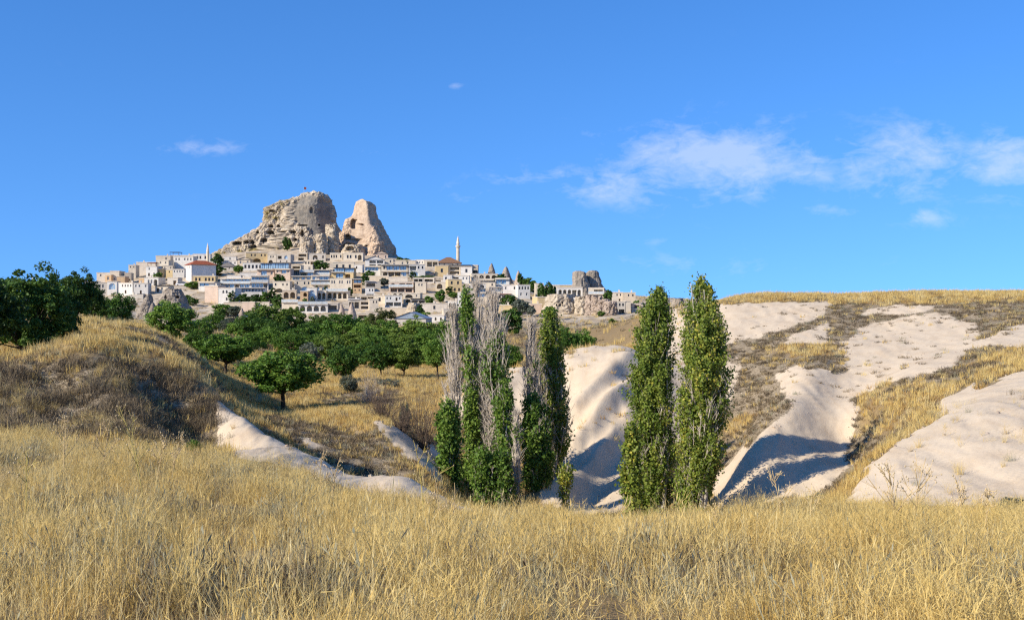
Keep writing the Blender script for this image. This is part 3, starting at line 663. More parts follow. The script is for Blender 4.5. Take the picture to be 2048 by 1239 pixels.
def building(sheet, x0, y0, x1, y1, label, wall='cream', bands='.', dep=7.0, rot=None, roof='flat', cat='house', extra=(), dd=0.0, name='stone_house', base=6.5):
    ox, oy, sc = SHEETS[sheet]; X0, X1, YT, YB = ox + x0 / sc, ox + x1 / sc, oy + y0 / sc, oy + y1 / sc
    d = dv(YB) + dd; k = d / F; w = (X1 - X0) * k; h = (YB - YT) * k
    if rot is None: rot = VRNG.uniform(-5, 9)
    T = thing(name, label, cat, at((X0 + X1) / 2, YB, d), math.radians(rot), 'houses on the village hill')
    ops = []; parts = []
    rows = bands.split('/'); bh = h / len(rows)
    for bi, spec in enumerate(reversed(rows)):
        toks = [(int(n or 1), t) for n, t in re.findall(r'(\d*)([a-zA-Z])', spec)]
        seq = [t for n, t in toks for _ in range(n)]
        if not seq: continue
        tot = sum(WT[t] for t in seq); cur = -w / 2 + 0.04 * w; unit = 0.92 * w / tot; zb = bi * bh
        for t in seq:
            cw = WT[t] * unit; xc = cur + cw / 2; cur += cw
            if t == 's': continue
            if t in 'rawRt':
                hh = min(0.46 * bh, 1.8); ww = min(0.62 * cw, hh * (0.62 if t != 't' else 0.45)); z0 = zb + 0.30 * bh; rd = 0.28
            elif t == 'd': hh = min(0.66 * bh, 2.3); ww = min(0.7 * cw, hh * 0.55); z0 = zb + 0.02; rd = 0.3
            elif t == 'g': hh = 0.66 * bh; ww = 0.93 * cw; z0 = zb + 0.14 * bh; rd = 0.5
            elif t == 'p': hh = 0.78 * bh; ww = 0.78 * cw; z0 = zb + 0.05 * bh; rd = 0.5
            elif t == 'o': hh = 0.76 * bh; ww = 0.76 * cw; z0 = zb + 0.04 * bh; rd = 3.2
            elif t == 'b': hh = 0.70 * bh; ww = 0.88 * cw; z0 = zb + 0.06 * bh; rd = 3.0
            arch = t in 'aop'; rd = min(rd, dep * 0.6)
            ops.append((xc - ww / 2, xc + ww / 2, z0, z0 + hh, arch, rd))
            if t in 'ob': continue
            parts.append(('door' if t == 'd' else 'glass_panel' if t in 'gp' else 'window', UW.get(t, UW['r']), xc, z0, ww, hh, rd))
        if 'g' in seq and 'G' not in spec:   # slab edge above a glazed storey
            B = MB(); B.box(-w / 2 - 0.1, w / 2 + 0.1, -0.9, 0.02, zb + bh * 0.86, zb + bh * 0.92); B.build('canopy', FRAME_D if VRNG.random() < .5 else COPING, T)
    obj('wall', wall_mesh(w, h, dep, ops, -base, W[wall]), T)
    for nm, me, xc, z0, ww, hh, rd in parts: obj(nm, me, T, (xc, rd - 0.03, z0), 0, (ww, 1, hh))
    B = MB()
    if roof == 'flat':
        t = 0.28; B.box(-w / 2 - .12, w / 2 + .12, -.12, .35, h, h + t); B.box(-w / 2 - .12, w / 2 + .12, dep - .35, dep + .12, h, h + t)
        B.box(-w / 2 - .12, -w / 2 + .35, .36, dep - .36, h + .002, h + t - .003); B.box(w / 2 - .35, w / 2 + .12, .36, dep - .36, h + .002, h + t - .003)
        B.box(-w / 2 + .36, w / 2 - .36, .36, dep - .36, h + 0.004, h + .08, 1); B.build('roof', [COPING, ROOF_FLAT], T)
        r_ = VRNG.random()
        if r_ < 0.40:
            B = MB(); cx_ = VRNG.uniform(-.35, .35) * w; B.box(cx_ - .3, cx_ + .3, dep * .5, dep * .5 + .6, h + .05, h + 1.1); B.box(cx_ - .36, cx_ + .36, dep * .5 - .06, dep * .5 + .66, h + 1.1, h + 1.22); B.build('chimney', [COPING], T)
    elif roof in ('hip', 'hipgrey', 'hipbrown'):
        m_ = {'hip': ROOF_RED, 'hipgrey': ROOF_GREY, 'hipbrown': ROOF_BROWN}[roof]; e = .5; rh = min(w, dep) * 0.26; i_ = min(w, dep) * .45
        V = [(-w / 2 - e, -e, h), (w / 2 + e, -e, h), (w / 2 + e, dep + e, h), (-w / 2 - e, dep + e, h)]
        if w > dep: V += [(-w / 2 + i_, dep / 2, h + rh), (w / 2 - i_, dep / 2, h + rh)]; Fs = [(0, 1, 5, 4), (1, 2, 5), (2, 3, 4, 5), (3, 0, 4), (0, 3, 2, 1)]
        else: V += [(0, i_, h + rh), (0, dep - i_, h + rh)]; Fs = [(0, 1, 4), (1, 2, 5, 4), (2, 3, 5), (3, 0, 4, 5), (0, 3, 2, 1)]
        B.add(V, Fs); B.box(-w / 2 - e, w / 2 + e, -e, dep + e, h - .18, h - .004); B.build('roof', [m_], T)
    elif roof in ('gable', 'gablemetal'):
        m_ = ROOF_GREY if roof == 'gable' else METAL_GREY; e = .35; rh = w * 0.20
        B.add([(-w / 2 - e, -e, h), (w / 2 + e, -e, h), (0, -e, h + rh), (-w / 2 - e, dep + e, h), (w / 2 + e, dep + e, h), (0, dep + e, h + rh)], [(0, 2, 5, 3), (1, 4, 5, 2), (0, 3, 4, 1)])
        B.build('roof', [m_], T); B = MB(); B.add([(-w / 2, 0, h), (w / 2, 0, h), (0, 0, h + rh * .92)], [(0, 1, 2)]); B.build('gable', [W[wall] if roof == 'gable' else METAL_GREY], T)
    for ex in extra:
        kind = ex[0]
        if kind in ('canopy', 'awning', 'tent'):   # roof terrace shade on posts: x0,x1 fractions, height
            a, b_, hh = ex[1], ex[2], ex[3]; xa, xb = -w / 2 + a * w, -w / 2 + b_ * w; m_ = {'canopy': CANOPY_DARK, 'awning': AWNING_RED, 'tent': CANVAS}[kind]
            B = MB(); B.box(xa, xb, -0.6, dep * .7, h + hh, h + hh + .22, 0)
            for xx in np.linspace(xa + .2, xb - .2, max(2, int((xb - xa) / 3) + 1)):
                B.box(xx - .08, xx + .08, -.4, -.24, h + .2, h + hh, 1); B.box(xx - .08, xx + .08, dep * .6, dep * .6 + .16, h + .2, h + hh, 1)
            B.build('canopy', [m_, WOOD], T)
        elif kind == 'rail':
            B = MB(); z = ex[1] * h; out = ex[2]
            B.box(-w / 2, w / 2, -out, -.005, z - .2, z, 0); B.box(-w / 2, w / 2, -out, -out + .05, z + .004, z + 1.0, 1)
            for xx in np.linspace(-w / 2, w / 2, max(3, int(w / 2) + 1)): B.box(xx - .04, xx + .04, -out - .03, -out + .07, z + .002, z + 1.05, 0)
            B.build('balcony', [COPING, RAIL], T)
        elif kind == 'pent':   # set-back glazed attic: x0,x1 fractions, height m, panels
            a, b_, hh, n = ex[1:5]; xa, xb = -w / 2 + a * w, -w / 2 + b_ * w
            B = MB(); B.box(xa, xb, 1.5, dep * .9, h + .1, h + hh); B.box(xa - .4, xb + .4, .6, dep * .95, h + hh + .002, h + hh + .25, 1); B.build('penthouse', [W[wall], FRAME_D], T)
            pw = (xb - xa) / n
            for i in range(n): obj('glass_panel', UW['g'], T, (xa + pw * (i + .5), 1.44, h + .35), 0, (pw * .95, 1, hh - .5))
    return T
Bd = building
# --- left wing (sheet a)
Bd('a', 60, 595, 205, 700, 'low pale house at the left end of the village, half behind the dark tree', 'dun', '2r')
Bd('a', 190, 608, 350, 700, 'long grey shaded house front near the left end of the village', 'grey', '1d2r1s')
Bd('a', 215, 485, 390, 608, 'plain beige block, leftmost tall house on the skyline', 'dun', '1r1s/.', dd=8)
Bd('a', 320, 510, 400, 600, 'small orange-cream house left of the three-arched-window block', 'orange', '1r')
Bd('a', 386, 462, 500, 592, 'cream skyline block with three tall arched windows at the left', 'cream', './3a', dep=12, rot=6)
Bd('a', 472, 532, 572, 640, 'tan-orange house front below the three-arched-window block', 'orange', '.')
Bd('a', 572, 486, 655, 602, 'tan house with deep shaded side, left village', 'tan', './2a', dep=14, rot=14)
Bd('a', 622, 386, 712, 480, 'pale skyline cube house with two windows and long shaded side', 'cream', '2r/.', dep=12, rot=10)
Bd('a', 720, 350, 965, 410, 'long plain beige wall house on the left skyline', 'dun', '.', dd=10)
Bd('a', 845, 402, 985, 525, 'white house under the small dark-red pavilion roof', 'white', '1r1s/1d1r', extra=[('awning', .15, .95, 1.6)])
Bd('a', 972, 268, 1155, 335, 'beige block on the skyline left of the dark pergola', 'cream', '1s1r', dd=6)
Bd('a', 992, 325, 1135, 440, 'beige house with a shaded balcony below the skyline block', 'cream', '2r/1b1s')
Bd('a', 1148, 262, 1440, 292, 'stone roof terrace carrying a dark pergola on the skyline', 'grey', '.', extra=[('canopy', .0, .42, 1.7)], dd=8)
Bd('a', 1200, 276, 1450, 410, 'white house with a row of five windows left of the slim minaret', 'white', '2r1s2r1r/.')
Bd('a', 1452, 246, 1665, 330, 'white skyline house beside the slim minaret', 'white', '1s1w1w1s2w', dd=6)
Bd('a', 945, 432, 1060, 518, 'small yellow house above a green bush', 'yellow', '1s1w1s')
Bd('a', 1100, 446, 1185, 545, 'yellow house with a single window left of the white row house', 'yellow', '1w/.')
Bd('a', 1188, 440, 1335, 545, 'white row house with four windows left of the red hip roof', 'white', '2r2r/.')
Bd('a', 1062, 395, 1185, 442, 'narrow beige house squeezed above the yellow houses', 'cream', '1r1s1r')
Bd('a', 822, 545, 1005, 645, 'white house with a big dark arched gateway, left village', 'white', '1s2r1o', dep=9)
Bd('a', 752, 548, 822, 640, 'orange house side next to the arched gateway house', 'orange', '.')
Bd('a', 482, 615, 684, 748, 'white house with four small arched windows, low on the left', 'white', '1s4a/1s1d1s', rot=-14)
Bd('a', 688, 618, 868, 750, 'white house with two windows and wooden door, low on the left', 'white', '2r1s1r/1s1d1s', rot=6)
Bd('a', 352, 596, 470, 700, 'white house with a rounded arched front at far left', 'white', '1p')
Bd('a', 1118, 548, 1252, 648, 'blank grey-beige block between gateway house and red hip roof', 'dun', '1s1d')
Bd('a', 1285, 376, 1495, 600, 'big whitewashed hall under a red tiled hip roof', 'white', '1s2a1s/./.', dep=11.5, rot=-55, roof='hip', name='village_hall', cat='hall', dd=2)
Bd('a', 1456, 524, 1730, 612, 'long yellow house with five windows below the red-roofed hall', 'yellow', '2w1s1w1w1w')
Bd('a', 1515, 604, 1722, 715, 'modern box house with one wide dark-blue window, left of the glass hotel', 'white', '1g1s/.', dep=8)
Bd('a', 960, 648, 1128, 730, 'small shed with a thin flat roof above the big cave rock', 'cream', '1d1r1s', extra=[('canopy', -.05, 1.05, .1)])
Bd('a', 1590, 655, 1772, 850, 'blank pink-brown wall block joined to the left of the glass hotel', 'pink', '.', rot=-12)
Bd('a', 620, 768, 810, 806, 'low roadside wall left of the big cave rock', 'grey', '.', cat='wall', name='stone_wall', dep=1)
# --- centre left (sheet c)
Bd('c', 208, 240, 380, 308, 'small white house on the slope right of the slim minaret', 'white', '1s1r1s', dd=4)
Bd('c', 60, 308, 212, 372, 'low white wall house above the red tiled roof', 'white', '3t1s')
Bd('c', 130, 380, 345, 440, 'grey hip-roofed house right of the red-roofed hall', 'grey', '1s1r', roof='hipgrey')
Bd('c', 410, 282, 588, 368, 'tan house with a grey lean roof above the five-window white house', 'tan', '1r1s1r', roof='gable')
Bd('c', 215, 305, 400, 365, 'white house with three small windows right of the grey hip roof', 'white', '3w')
Bd('c', 532, 186, 840, 325, 'long yellow-cream house at the foot of the castle rock', 'yellow', '1s2w1s2w/1s1o1s', dep=8, rot=14)
Bd('c', 842, 210, 972, 345, 'cream house with paired arched windows below the castle rock', 'cream', '1s2a1s/1o1s')
Bd('c', 976, 215, 1180, 345, 'grey house with one white arched window below the castle rock', 'grey', '1b1s1p1s/2a')
Bd('c', 1278, 190, 1425, 300, 'dark cave house with a shaded porch between rock buttresses', 'tan', '1b/1b1s')
Bd('c', 1440, 198, 1690, 296, 'stone house with one big dark arch below the rock cleft', 'dun', '1s1o1s1a')
Bd('c', 482, 335, 772, 445, 'white house with five narrow windows above the pink pair of houses', 'white', '1w1w1w1w1w', rot=8)
Bd('c', 690, 428, 938, 540, 'pinkish house with a glazed attic, left one of a pair', 'pink', '1s1g1s1r', extra=[('pent', .15, .85, 2.8, 3)])
Bd('c', 950, 424, 1175, 565, 'pinkish house with a long glazed attic, right one of a pair', 'pink', '1r1s1g1r/.', extra=[('pent', -.25, .85, 2.8, 5)])
Bd('c', 1192, 372, 1330, 520, 'narrow house of stacked balconies left of the grey gable', 'cream', '1b/1b/1g', dep=6)
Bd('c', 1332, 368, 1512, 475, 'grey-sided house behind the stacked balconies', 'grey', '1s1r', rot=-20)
Bd('c', 1372, 296, 1632, 372, 'cream house with a shaded gallery under the cleft', 'cream', '2R2b', extra=[('tent', -.6, .0, -.6)])
Bd('c', 440, 478, 690, 540, 'white terrace wall with chimney pots above the left hotel', 'white', '.', dep=5)
Bd('c', 248, 520, 450, 580, 'low white roof terrace at the upper left of the glass hotel', 'white', '.', dep=5)
Bd('c', 150, 560, 600, 705, 'left wing of the glass-fronted hotel with two blue window storeys', 'white', '1s3g/1s2g1b2g', dep=8, name='hotel', cat='hotel', extra=[('rail', .5, .8)])
Bd('c', 600, 520, 850, 705, 'right wing of the glass-fronted hotel with grey end wall', 'white', '4g/3g1b', dep=14, rot=10, name='hotel', cat='hotel', extra=[('rail', .5, .8)])
Bd('c', 120, 706, 370, 915, 'white lower block of the glass hotel, left half with arched windows', 'white', '1s2a1s1r/1s1a1s', dd=-6, dep=8)
Bd('c', 374, 700, 800, 850, 'white lower block of the glass hotel, right half with many windows', 'white', '1r1g1r1r1R1r2r/.', dd=-6, dep=10, rot=7)
Bd('c', 1192, 530, 1480, 590, 'row of blue shop-like windows, left of the centre hotel', 'cream', '2g1s1g1s1g', dd=4)
Bd('c', 1310, 462, 1520, 530, 'roof terrace with glass rail above the centre hotel', 'cream', '1b1g', extra=[('rail', .95, .6)])
Bd('c', 1484, 520, 1745, 588, 'blue-windowed top storey of the centre hotel', 'white', '1g1s2g', dd=2, name='hotel', cat='hotel')
Bd('c', 1520, 436, 1755, 512, 'glazed terrace house above the centre hotel, under a dark tree', 'cream', '4g', extra=[('rail', .1, 1.0)])
Bd('c', 1240, 590, 1480, 745, 'cream facade with paired windows, left part of the centre hotel', 'cream', '1R1s2R/1s1p', dep=6)
Bd('c', 1480, 588, 1760, 745, 'cream facade with dark awning and arches, right part of the centre hotel', 'cream', '2g/2p', dep=6, extra=[('rail', .62, 1.0)])
Bd('c', 920, 610, 1168, 770, 'cream house with one large and two arched windows right of the glass hotel', 'cream', '1R1s2a/1o1s', dep=8)
Bd('c', 1060, 735, 1262, 855, 'stone house with two deep arches below the arched-window house', 'tan', '1o1o')
Bd('c', 1320, 750, 1430, 905, 'sandy house front left of the big white arched portal', 'orange', '1s1o/.')
Bd('c', 1422, 700, 1560, 885, 'white house with a big blue arched portal', 'white', '1p', dep=6)
Bd('c', 1562, 745, 1700, 870, 'cream house with a double arch right of the blue portal', 'cream', '1o1o')
Bd('c', 1700, 745, 2020, 860, 'long terrace of four dark arches right of the portal houses', 'cream', '4o', dep=6, extra=[('rail', .98, .9)])
Bd('c', 1288, 935, 1720, 1045, 'white arcade of four black arches above the orchard', 'white', '4o', dep=6, cat='arcade', name='arcade', extra=[('rail', 1.0, .5)])
Bd('c', 1050, 905, 1290, 1010, 'glass-railed terrace left of the white arcade', 'cream', '.', dep=5, extra=[('rail', 1.0, .6)])
Bd('c', 200, 915, 470, 1000, 'long stone garden wall under the glass hotel trees, left part', 'tan', '.', cat='wall', name='stone_wall', dep=1.2)
Bd('c', 470, 910, 655, 1020, 'cream stone block wall under the glass hotel trees', 'pink', '.', cat='wall', name='stone_wall', dep=2)
Bd('c', 660, 912, 866, 1010, 'pale garden wall left of the glass-railed terrace', 'cream', '.', cat='wall', name='stone_wall', dep=1.2)
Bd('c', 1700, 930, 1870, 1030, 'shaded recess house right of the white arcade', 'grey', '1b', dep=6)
# --- centre right (sheet d)
Bd('d', 0, 112, 170, 200, 'cream house with a clump of windows at the foot of the pinnacle', 'cream', '1w1w1w1s1R')
Bd('d', 180, 112, 450, 208, 'long cream house with a corner arch below the pinnacle', 'cream', '1s2R1s1R1o')
Bd('d', 40, 240, 325, 345, 'cream house with three square windows, second row below the pinnacle', 'cream', '1R1R1R')
Bd('d', 330, 270, 442, 375, 'small white house with a tree before its door below the pinnacle', 'white', '1d1s/.')
Bd('d', 480, 200, 742, 300, 'white gabled house with balconies at the foot of the pinnacle', 'white', '1s2b/1s2b', roof='gable')
Bd('d', 590, 118, 790, 205, 'rock-cut house with a pitched front just under the pinnacle', 'pink', '2t1s1t', roof='gable', dd=5)
Bd('d', 745, 185, 862, 262, 'small pale house on the dark right foot of the pinnacle', 'cream', '1s1r')
Bd('d', 470, 290, 690, 420, 'house with a blue glazed front above white garden parasols', 'white', '4g1s/1s1d1s')
Bd('d', 700, 268, 1060, 435, 'large two-storey frame house with blue window squares', 'cream', '1R1g1g1g/1o1b1b1g', dep=8, rot=5)
Bd('d', 890, 210, 1162, 285, 'flat-roofed skyline house right of the pinnacle', 'cream', '1s2r1s', dd=4)
Bd('d', 1170, 205, 1282, 270, 'little white skyline house with small windows', 'white', '1t1t1t', dd=2)
Bd('d', 1075, 265, 1300, 430, 'white house with wide windows and a dark shaded side', 'white', '1b2R/1p1s', dep=16, rot=12)
Bd('d', 1282, 205, 1480, 300, 'pale terrace house with wooden porch left of the mosque', 'cream', '1s2b', dd=3)
Bd('d', 1450, 240, 1790, 290, 'mosque hall with a brown tiled roof beside the tall minaret', 'dun', '2r1s2r', roof='hipbrown', cat='mosque', name='mosque', dd=14, dep=12)
Bd('d', 1440, 282, 1615, 410, 'yellow-cream house with one dark window below the mosque', 'yellow', '1s1R1s', dep=8)
Bd('d', 1618, 285, 1930, 400, 'long open gallery house under a dark flat roof below the mosque', 'cream', '2b/2b', dep=9, extra=[('canopy', -.38, 1.05, .35)])
Bd('d', 1785, 300, 1940, 405, 'white cube house with one tall window below the mosque', 'white', '1s1R1s', dd=-6)
Bd('d', 1940, 276, 2018, 395, 'narrow house with a dark terrace opening right of the mosque', 'tan', './1b')
Bd('d', 1550, 412, 1665, 508, 'white house with a blue-framed window below the gallery house', 'white', '1R1s')
Bd('d', 1665, 418, 1900, 490, 'white stepped terrace wall below the cube house', 'white', '1b1s2r')
Bd('d', 1612, 470, 1800, 655, 'yellow two-storey house with two rows of windows', 'yellow', '1R1R/3w', dep=9, rot=10)
Bd('d', 1440, 508, 1600, 600, 'pale house with a big blind arch left of the yellow two-storey house', 'cream', '1o1s')
Bd('d', 1160, 508, 1312, 650, 'cream house with two small windows and lower blank storey', 'cream', '1s2r1s/.')
Bd('d', 1140, 450, 1270, 505, 'dark vine-covered garage below the wide-windowed house', 'grey', '1b1b')
Bd('d', 1275, 450, 1420, 505, 'shaded stone garage right of the vine-covered one', 'dun', '1b')
Bd('d', 805, 505, 1140, 645, 'pink house with an arch, balcony and long awning', 'pink', '1o1s2b/1b1b1b', dep=8, extra=[('rail', .55, 1.1)])
Bd('d', 312, 465, 432, 645, 'orange house with a deep balcony right of the centre hotel', 'orange', '1g/1b/2a', dep=8, rot=6)
Bd('d', 20, 370, 190, 460, 'yellow modern house with one wide blue window', 'yellow', '1s1g', extra=[('pent', .2, 1.0, 2.0, 3)])
Bd('d', 195, 375, 320, 460, 'yellow modern house with a dark corner, right twin', 'yellow', '1b1s', extra=[('pent', .0, 1.0, 2.0, 3)])
Bd('d', 0, 460, 300, 645, 'cream hotel facade with six slim paired windows', 'cream', '2t1s2t1s2t/.', dep=8)
Bd('d', 480, 500, 690, 590, 'white-roofed house behind the small white tower house', 'grey', '1b1s', extra=[('tent', 0, .6, .2)])
Bd('d', 488, 580, 605, 720, 'white tower house with two arched windows, centre right', 'white', '1s2a/1b', dep=9, rot=8)
Bd('d', 410, 690, 605, 760, 'cream terrace cafe front in the lower centre', 'cream', '1b1b')
Bd('d', 250, 745, 405, 870, 'open terrace restaurant with a white roof edge', 'grey', '1b1b', extra=[('tent', 0, 1.0, .2)])
Bd('d', 410, 760, 535, 875, 'dark open terrace with plants left of the arched-window cube', 'dun', '1b/1b')
Bd('d', 537, 740, 662, 885, 'cream cube house with two arched windows low in the centre', 'cream', '1s2a/.', dep=9, rot=9)
Bd('d', 605, 690, 750, 800, 'cream house with a dark doorway right of the tower house', 'cream', '1s1R1s')
Bd('d', 750, 690, 985, 835, 'white house over two wide dark garage openings', 'white', '2r1s1d1r/1b1b', dep=9, rot=6)
Bd('d', 840, 650, 1010, 700, 'cream wall with two half-round arches above the garage house', 'cream', '1o1o')
Bd('d', 1000, 660, 1232, 790, 'cream house with a wide shaded arch right of the garage house', 'cream', '1o1r/1o1s')
Bd('d', 1100, 745, 1310, 800, 'low house under a wide dark canopy in the lower centre right', 'dun', '2b', extra=[('canopy', 0, 1.0, .3)])
Bd('d', 1610, 765, 1730, 865, 'white house with two round-looking dark holes near the bare poplars', 'white', '2o')
Bd('d', 1742, 645, 1802, 905, 'tall slim white tower house left of the bare poplars', 'white', './1t/1t')
Bd('d', 1550, 875, 1745, 1010, 'cream house with a large arch just left of the bare poplars', 'cream', '1o1s')
Bd('d', 1340, 960, 1560, 1060, 'low pale wall house below the tuff slope', 'white', '1s2a')
Bd('d', 870, 1000, 1310, 1080, 'grey barn with a blue-grey metal gable roof behind the orchard', 'grey', '.', roof='gablemetal', dep=14, rot=-4, name='barn', cat='barn', dd=-20)
Bd('d', 370, 940, 640, 1010, 'low tan house wall right of the two pointed tuff cones', 'tan', '1b1s1r', dep=6)
Bd('d', 640, 860, 1040, 935, 'long tan retaining wall above the barn', 'tan', '.', cat='wall', name='stone_wall', dep=1.5)
Bd('d', 1250, 800, 1600, 905, 'rough cream rock wall with a cave door right of the white boulder', 'dun', '1s1R1s', cat='wall', name='stone_wall', dep=3)
Bd('d', 470, 425, 800, 490, 'long stone retaining wall under the blue glazed house', 'tan', '.', cat='wall', name='stone_wall', dep=1.5)
Bd('d', 800, 440, 1060, 500, 'stone retaining wall under the large frame house', 'dun', '.', cat='wall', name='stone_wall', dep=1.5)
# --- right (sheet e)
Bd('e', 570, 605, 938, 668, 'cream skyline gallery of four arches below the fairy chimneys', 'cream', '4o', dep=7, cat='arcade', name='arcade')
Bd('e', 900, 665, 1092, 755, 'blue glazed house right of the arched gallery', 'white', '1g1g1s', dep=7)
Bd('e', 680, 715, 900, 790, 'terrace house under a large dark parasol roof', 'cream', '1R1s1R', extra=[('canopy', .0, .95, .4)])
Bd('e', 565, 740, 770, 860, 'white house with two arches in its upper wall behind the bare poplars', 'white', '2o/2r1g')
Bd('e', 575, 860, 770, 1000, 'tall cream facade seen through the bare poplar tops', 'cream', '1r1g/2r', dd=-4)
Bd('e', 830, 790, 990, 850, 'pale house with a blue wall panel behind the bare poplars', 'white', '1r1g')
Bd('e', 1002, 760, 1205, 915, 'pale long house with one door left of the four-window block', 'white', '1r1s1R/.')
Bd('e', 1205, 757, 1382, 925, 'pale block with four windows and shaded arched side', 'white', '4R/2r', dep=12, rot=14)
Bd('e', 1452, 738, 1565, 860, 'plain cream block behind dark green trees on the right skyline', 'cream', '.')
Bd('e', 845, 880, 1118, 940, 'low house under a dark-red awning behind the bare poplars', 'grey', '2b', extra=[('awning', 0, 1, -.1)])
Bd('e', 1478, 925, 1610, 1035, 'yellow cube house with grey side left of the rock bastion', 'yellow', '.', dep=9, rot=12)
Bd('e', 950, 1035, 1195, 1140, 'yellow-topped wall house behind a dark round bush', 'yellow', './1s3o', dep=6)
Bd('e', 780, 925, 860, 1060, 'narrow sandy house behind the bare poplars', 'tan', '1r/1d')
Bd('e', 1380, 1020, 1540, 1130, 'pinkish rock-cut house front with a dark door left of the bastion', 'pink', '1R1s/1d1s')
Bd('e', 1690, 760, 1790, 880, 'cream rear house at the left of the arcaded house', 'cream', '1s1r')
# --- far right (sheet f)
Bd('f', 538, 400, 918, 555, 'white arcaded house with five dark arches beside the two-headed crag', 'white', '1o2o1b1o', dep=9, rot=6, name='arcaded_house')
Bd('f', 488, 370, 830, 400, 'flat yellowish roof house behind the arcaded house', 'yellow', '.', dd=10)
Bd('f', 1000, 410, 1228, 585, 'cream house with a wide balcony below the two-headed crag', 'cream', '1s1b/1s3a', dep=8, rot=-6, extra=[('rail', .52, .8)])
Bd('f', 1352, 475, 1500, 610, 'pale house with two dark windows at the right end of the village', 'dun', '1s1R1R/1s1d')
Bd('f', 1500, 480, 1690, 620, 'tan house with paired windows, last house on the right', 'tan', '1s2R/.')
Bd('f', 1340, 610, 1540, 785, 'grey lower house with tall blue-grey windows at the right end', 'grey', '1s3R/1b1b')
Bd('f', 1545, 605, 1620, 785, 'slim pale wall tower next to the grey lower house', 'cream', '.')
Bd('f', 1625, 640, 1760, 775, 'brick-brown house end half hidden by the tall poplar', 'pink', '1s1b/1g1s')

# two minarets
STONE_MIN = wall_material('minaret_stone', (0.74, 0.64, 0.47))
def minaret(px, yt, yb, wpx, label, dd=0, cap=0.3, balc=True):
    d = dv(yb) + dd; k = d / F; h = (yb - yt) * k; r_ = wpx / 2 * k
    T = thing('minaret', label, 'minaret', at(px, yb, d))
    def lathe(prof, n=14):
        B = MB(); V = [(rr * math.cos(2 * math.pi * i / n), rr * math.sin(2 * math.pi * i / n), z) for rr, z in prof for i in range(n)]
        B.add(V, [(j * n + i, j * n + (i + 1) % n, (j + 1) * n + (i + 1) % n, (j + 1) * n + i) for j in range(len(prof) - 1) for i in range(n)]); return B
    lathe([(r_ * 1.3, -7), (r_ * 1.3, h * .05), (r_, h * .1), (r_ * .95, h * (.55 if balc else 1 - cap))]).build('shaft', [STONE_MIN], T)
    if balc:
        zb = h * .55
        lathe([(r_ * .95, zb), (r_ * 1.35, zb + h * .05), (r_ * 1.4, zb + h * .10), (r_ * 1.25, zb + h * .10), (r_ * 1.25, zb + h * .06)]).build('balcony', [STONE_MIN], T)
        lathe([(r_ * .85, zb + h * .03), (r_ * .8, h * (1 - cap))]).build('upper_shaft', [STONE_MIN], T)
    lathe([(r_ * .95, h * (1 - cap)), (r_ * .6, h * (1 - cap * .45)), (r_ * .06, h * .985), (0.02, h)]).build('spire', [COPING], T)
    return T
minaret(916, 471, 527, 7.0, 'tall pale stone minaret with a balcony on the skyline', 12, .30)
minaret(415.5, 485, 528, 6.0, 'slim minaret behind the red-roofed hall', 10, .42, False)
minaret(65, 550, 600, 5, 'distant minaret tip above the dark trees at far left', 60, .4, False)
# flag on the castle rock
T = thing('flagpole', 'thin flagpole with a red flag on the castle rock summit', 'flagpole', at(608, 388, 650))
B = MB(); B.tube([(0, 0, -1), (0, 0, 4.2)], [.09, .06], 6); B.build('pole', [FRAME_W], T)
B = MB(); B.add([(.06, 0, 2.6), (.7, .1, 2.5), (1.3, -.05, 2.6), (1.3, -.05, 4.0), (.7, .1, 3.9), (.06, 0, 4.0)], [(0, 1, 4, 5), (1, 2, 3, 4)]); B.build('flag', [AWNING_RED], T)
# parked vehicles below the houses
def vehicle(px, py, label, mat, name, L=4.6, H=1.5, cat='car'):
    d = min(np.arange(dv(py) - 40, dv(py) + 40, 1.0), key=lambda q: abs(at(px, py, q)[2] - ground((px - CX) / F * q, q)) + .002 * abs(q - dv(py))); x, y, z = at(px, py, d); T = thing(name, label, cat, (x, y, z), math.radians(6))
    B = MB(); h1 = H * .55; pr = [(-L / 2, .3), (-L / 2, h1), (-L * .40, h1 + .05), (-L * .28, H), (L * .30, H), (L * .44, h1), (L / 2, h1 * .9), (L / 2, .3)]
    n = len(pr); B.add([(a, 0, b) for a, b in pr] + [(a, 1.7, b) for a, b in pr], [tuple(range(n)), tuple(range(2 * n - 1, n - 1, -1))] + [(i, (i + 1) % n, n + (i + 1) % n, n + i) for i in range(n)]); B.build('body', [mat], T)
    B = MB(); B.add([(-L * .34, -.01, h1 + .06), (L * .36, -.01, h1 + .06), (L * .27, -.01, H - .1), (-L * .26, -.01, H - .1)], [(0, 1, 2, 3)]); B.build('side_window', [GLASS_DARK], T)
    for xx in (-L * .31, L * .31):
        B = MB(); B.tube([(xx, -.06, .33), (xx, .2, .33)], .33, 12); B.build('wheel', [CANOPY_DARK], T)
    return T
vehicle(362.5, 571.5, 'white van parked below the yellow long house', CANVAS, 'parked_van', 5.0, 2.0, 'van')
vehicle(281, 594.5, 'dark car parked on the road left of the cave rock', FRAME_D, 'parked_car')
vehicle(257, 587, 'black car parked below the low white houses at left', CANOPY_DARK, 'parked_car')
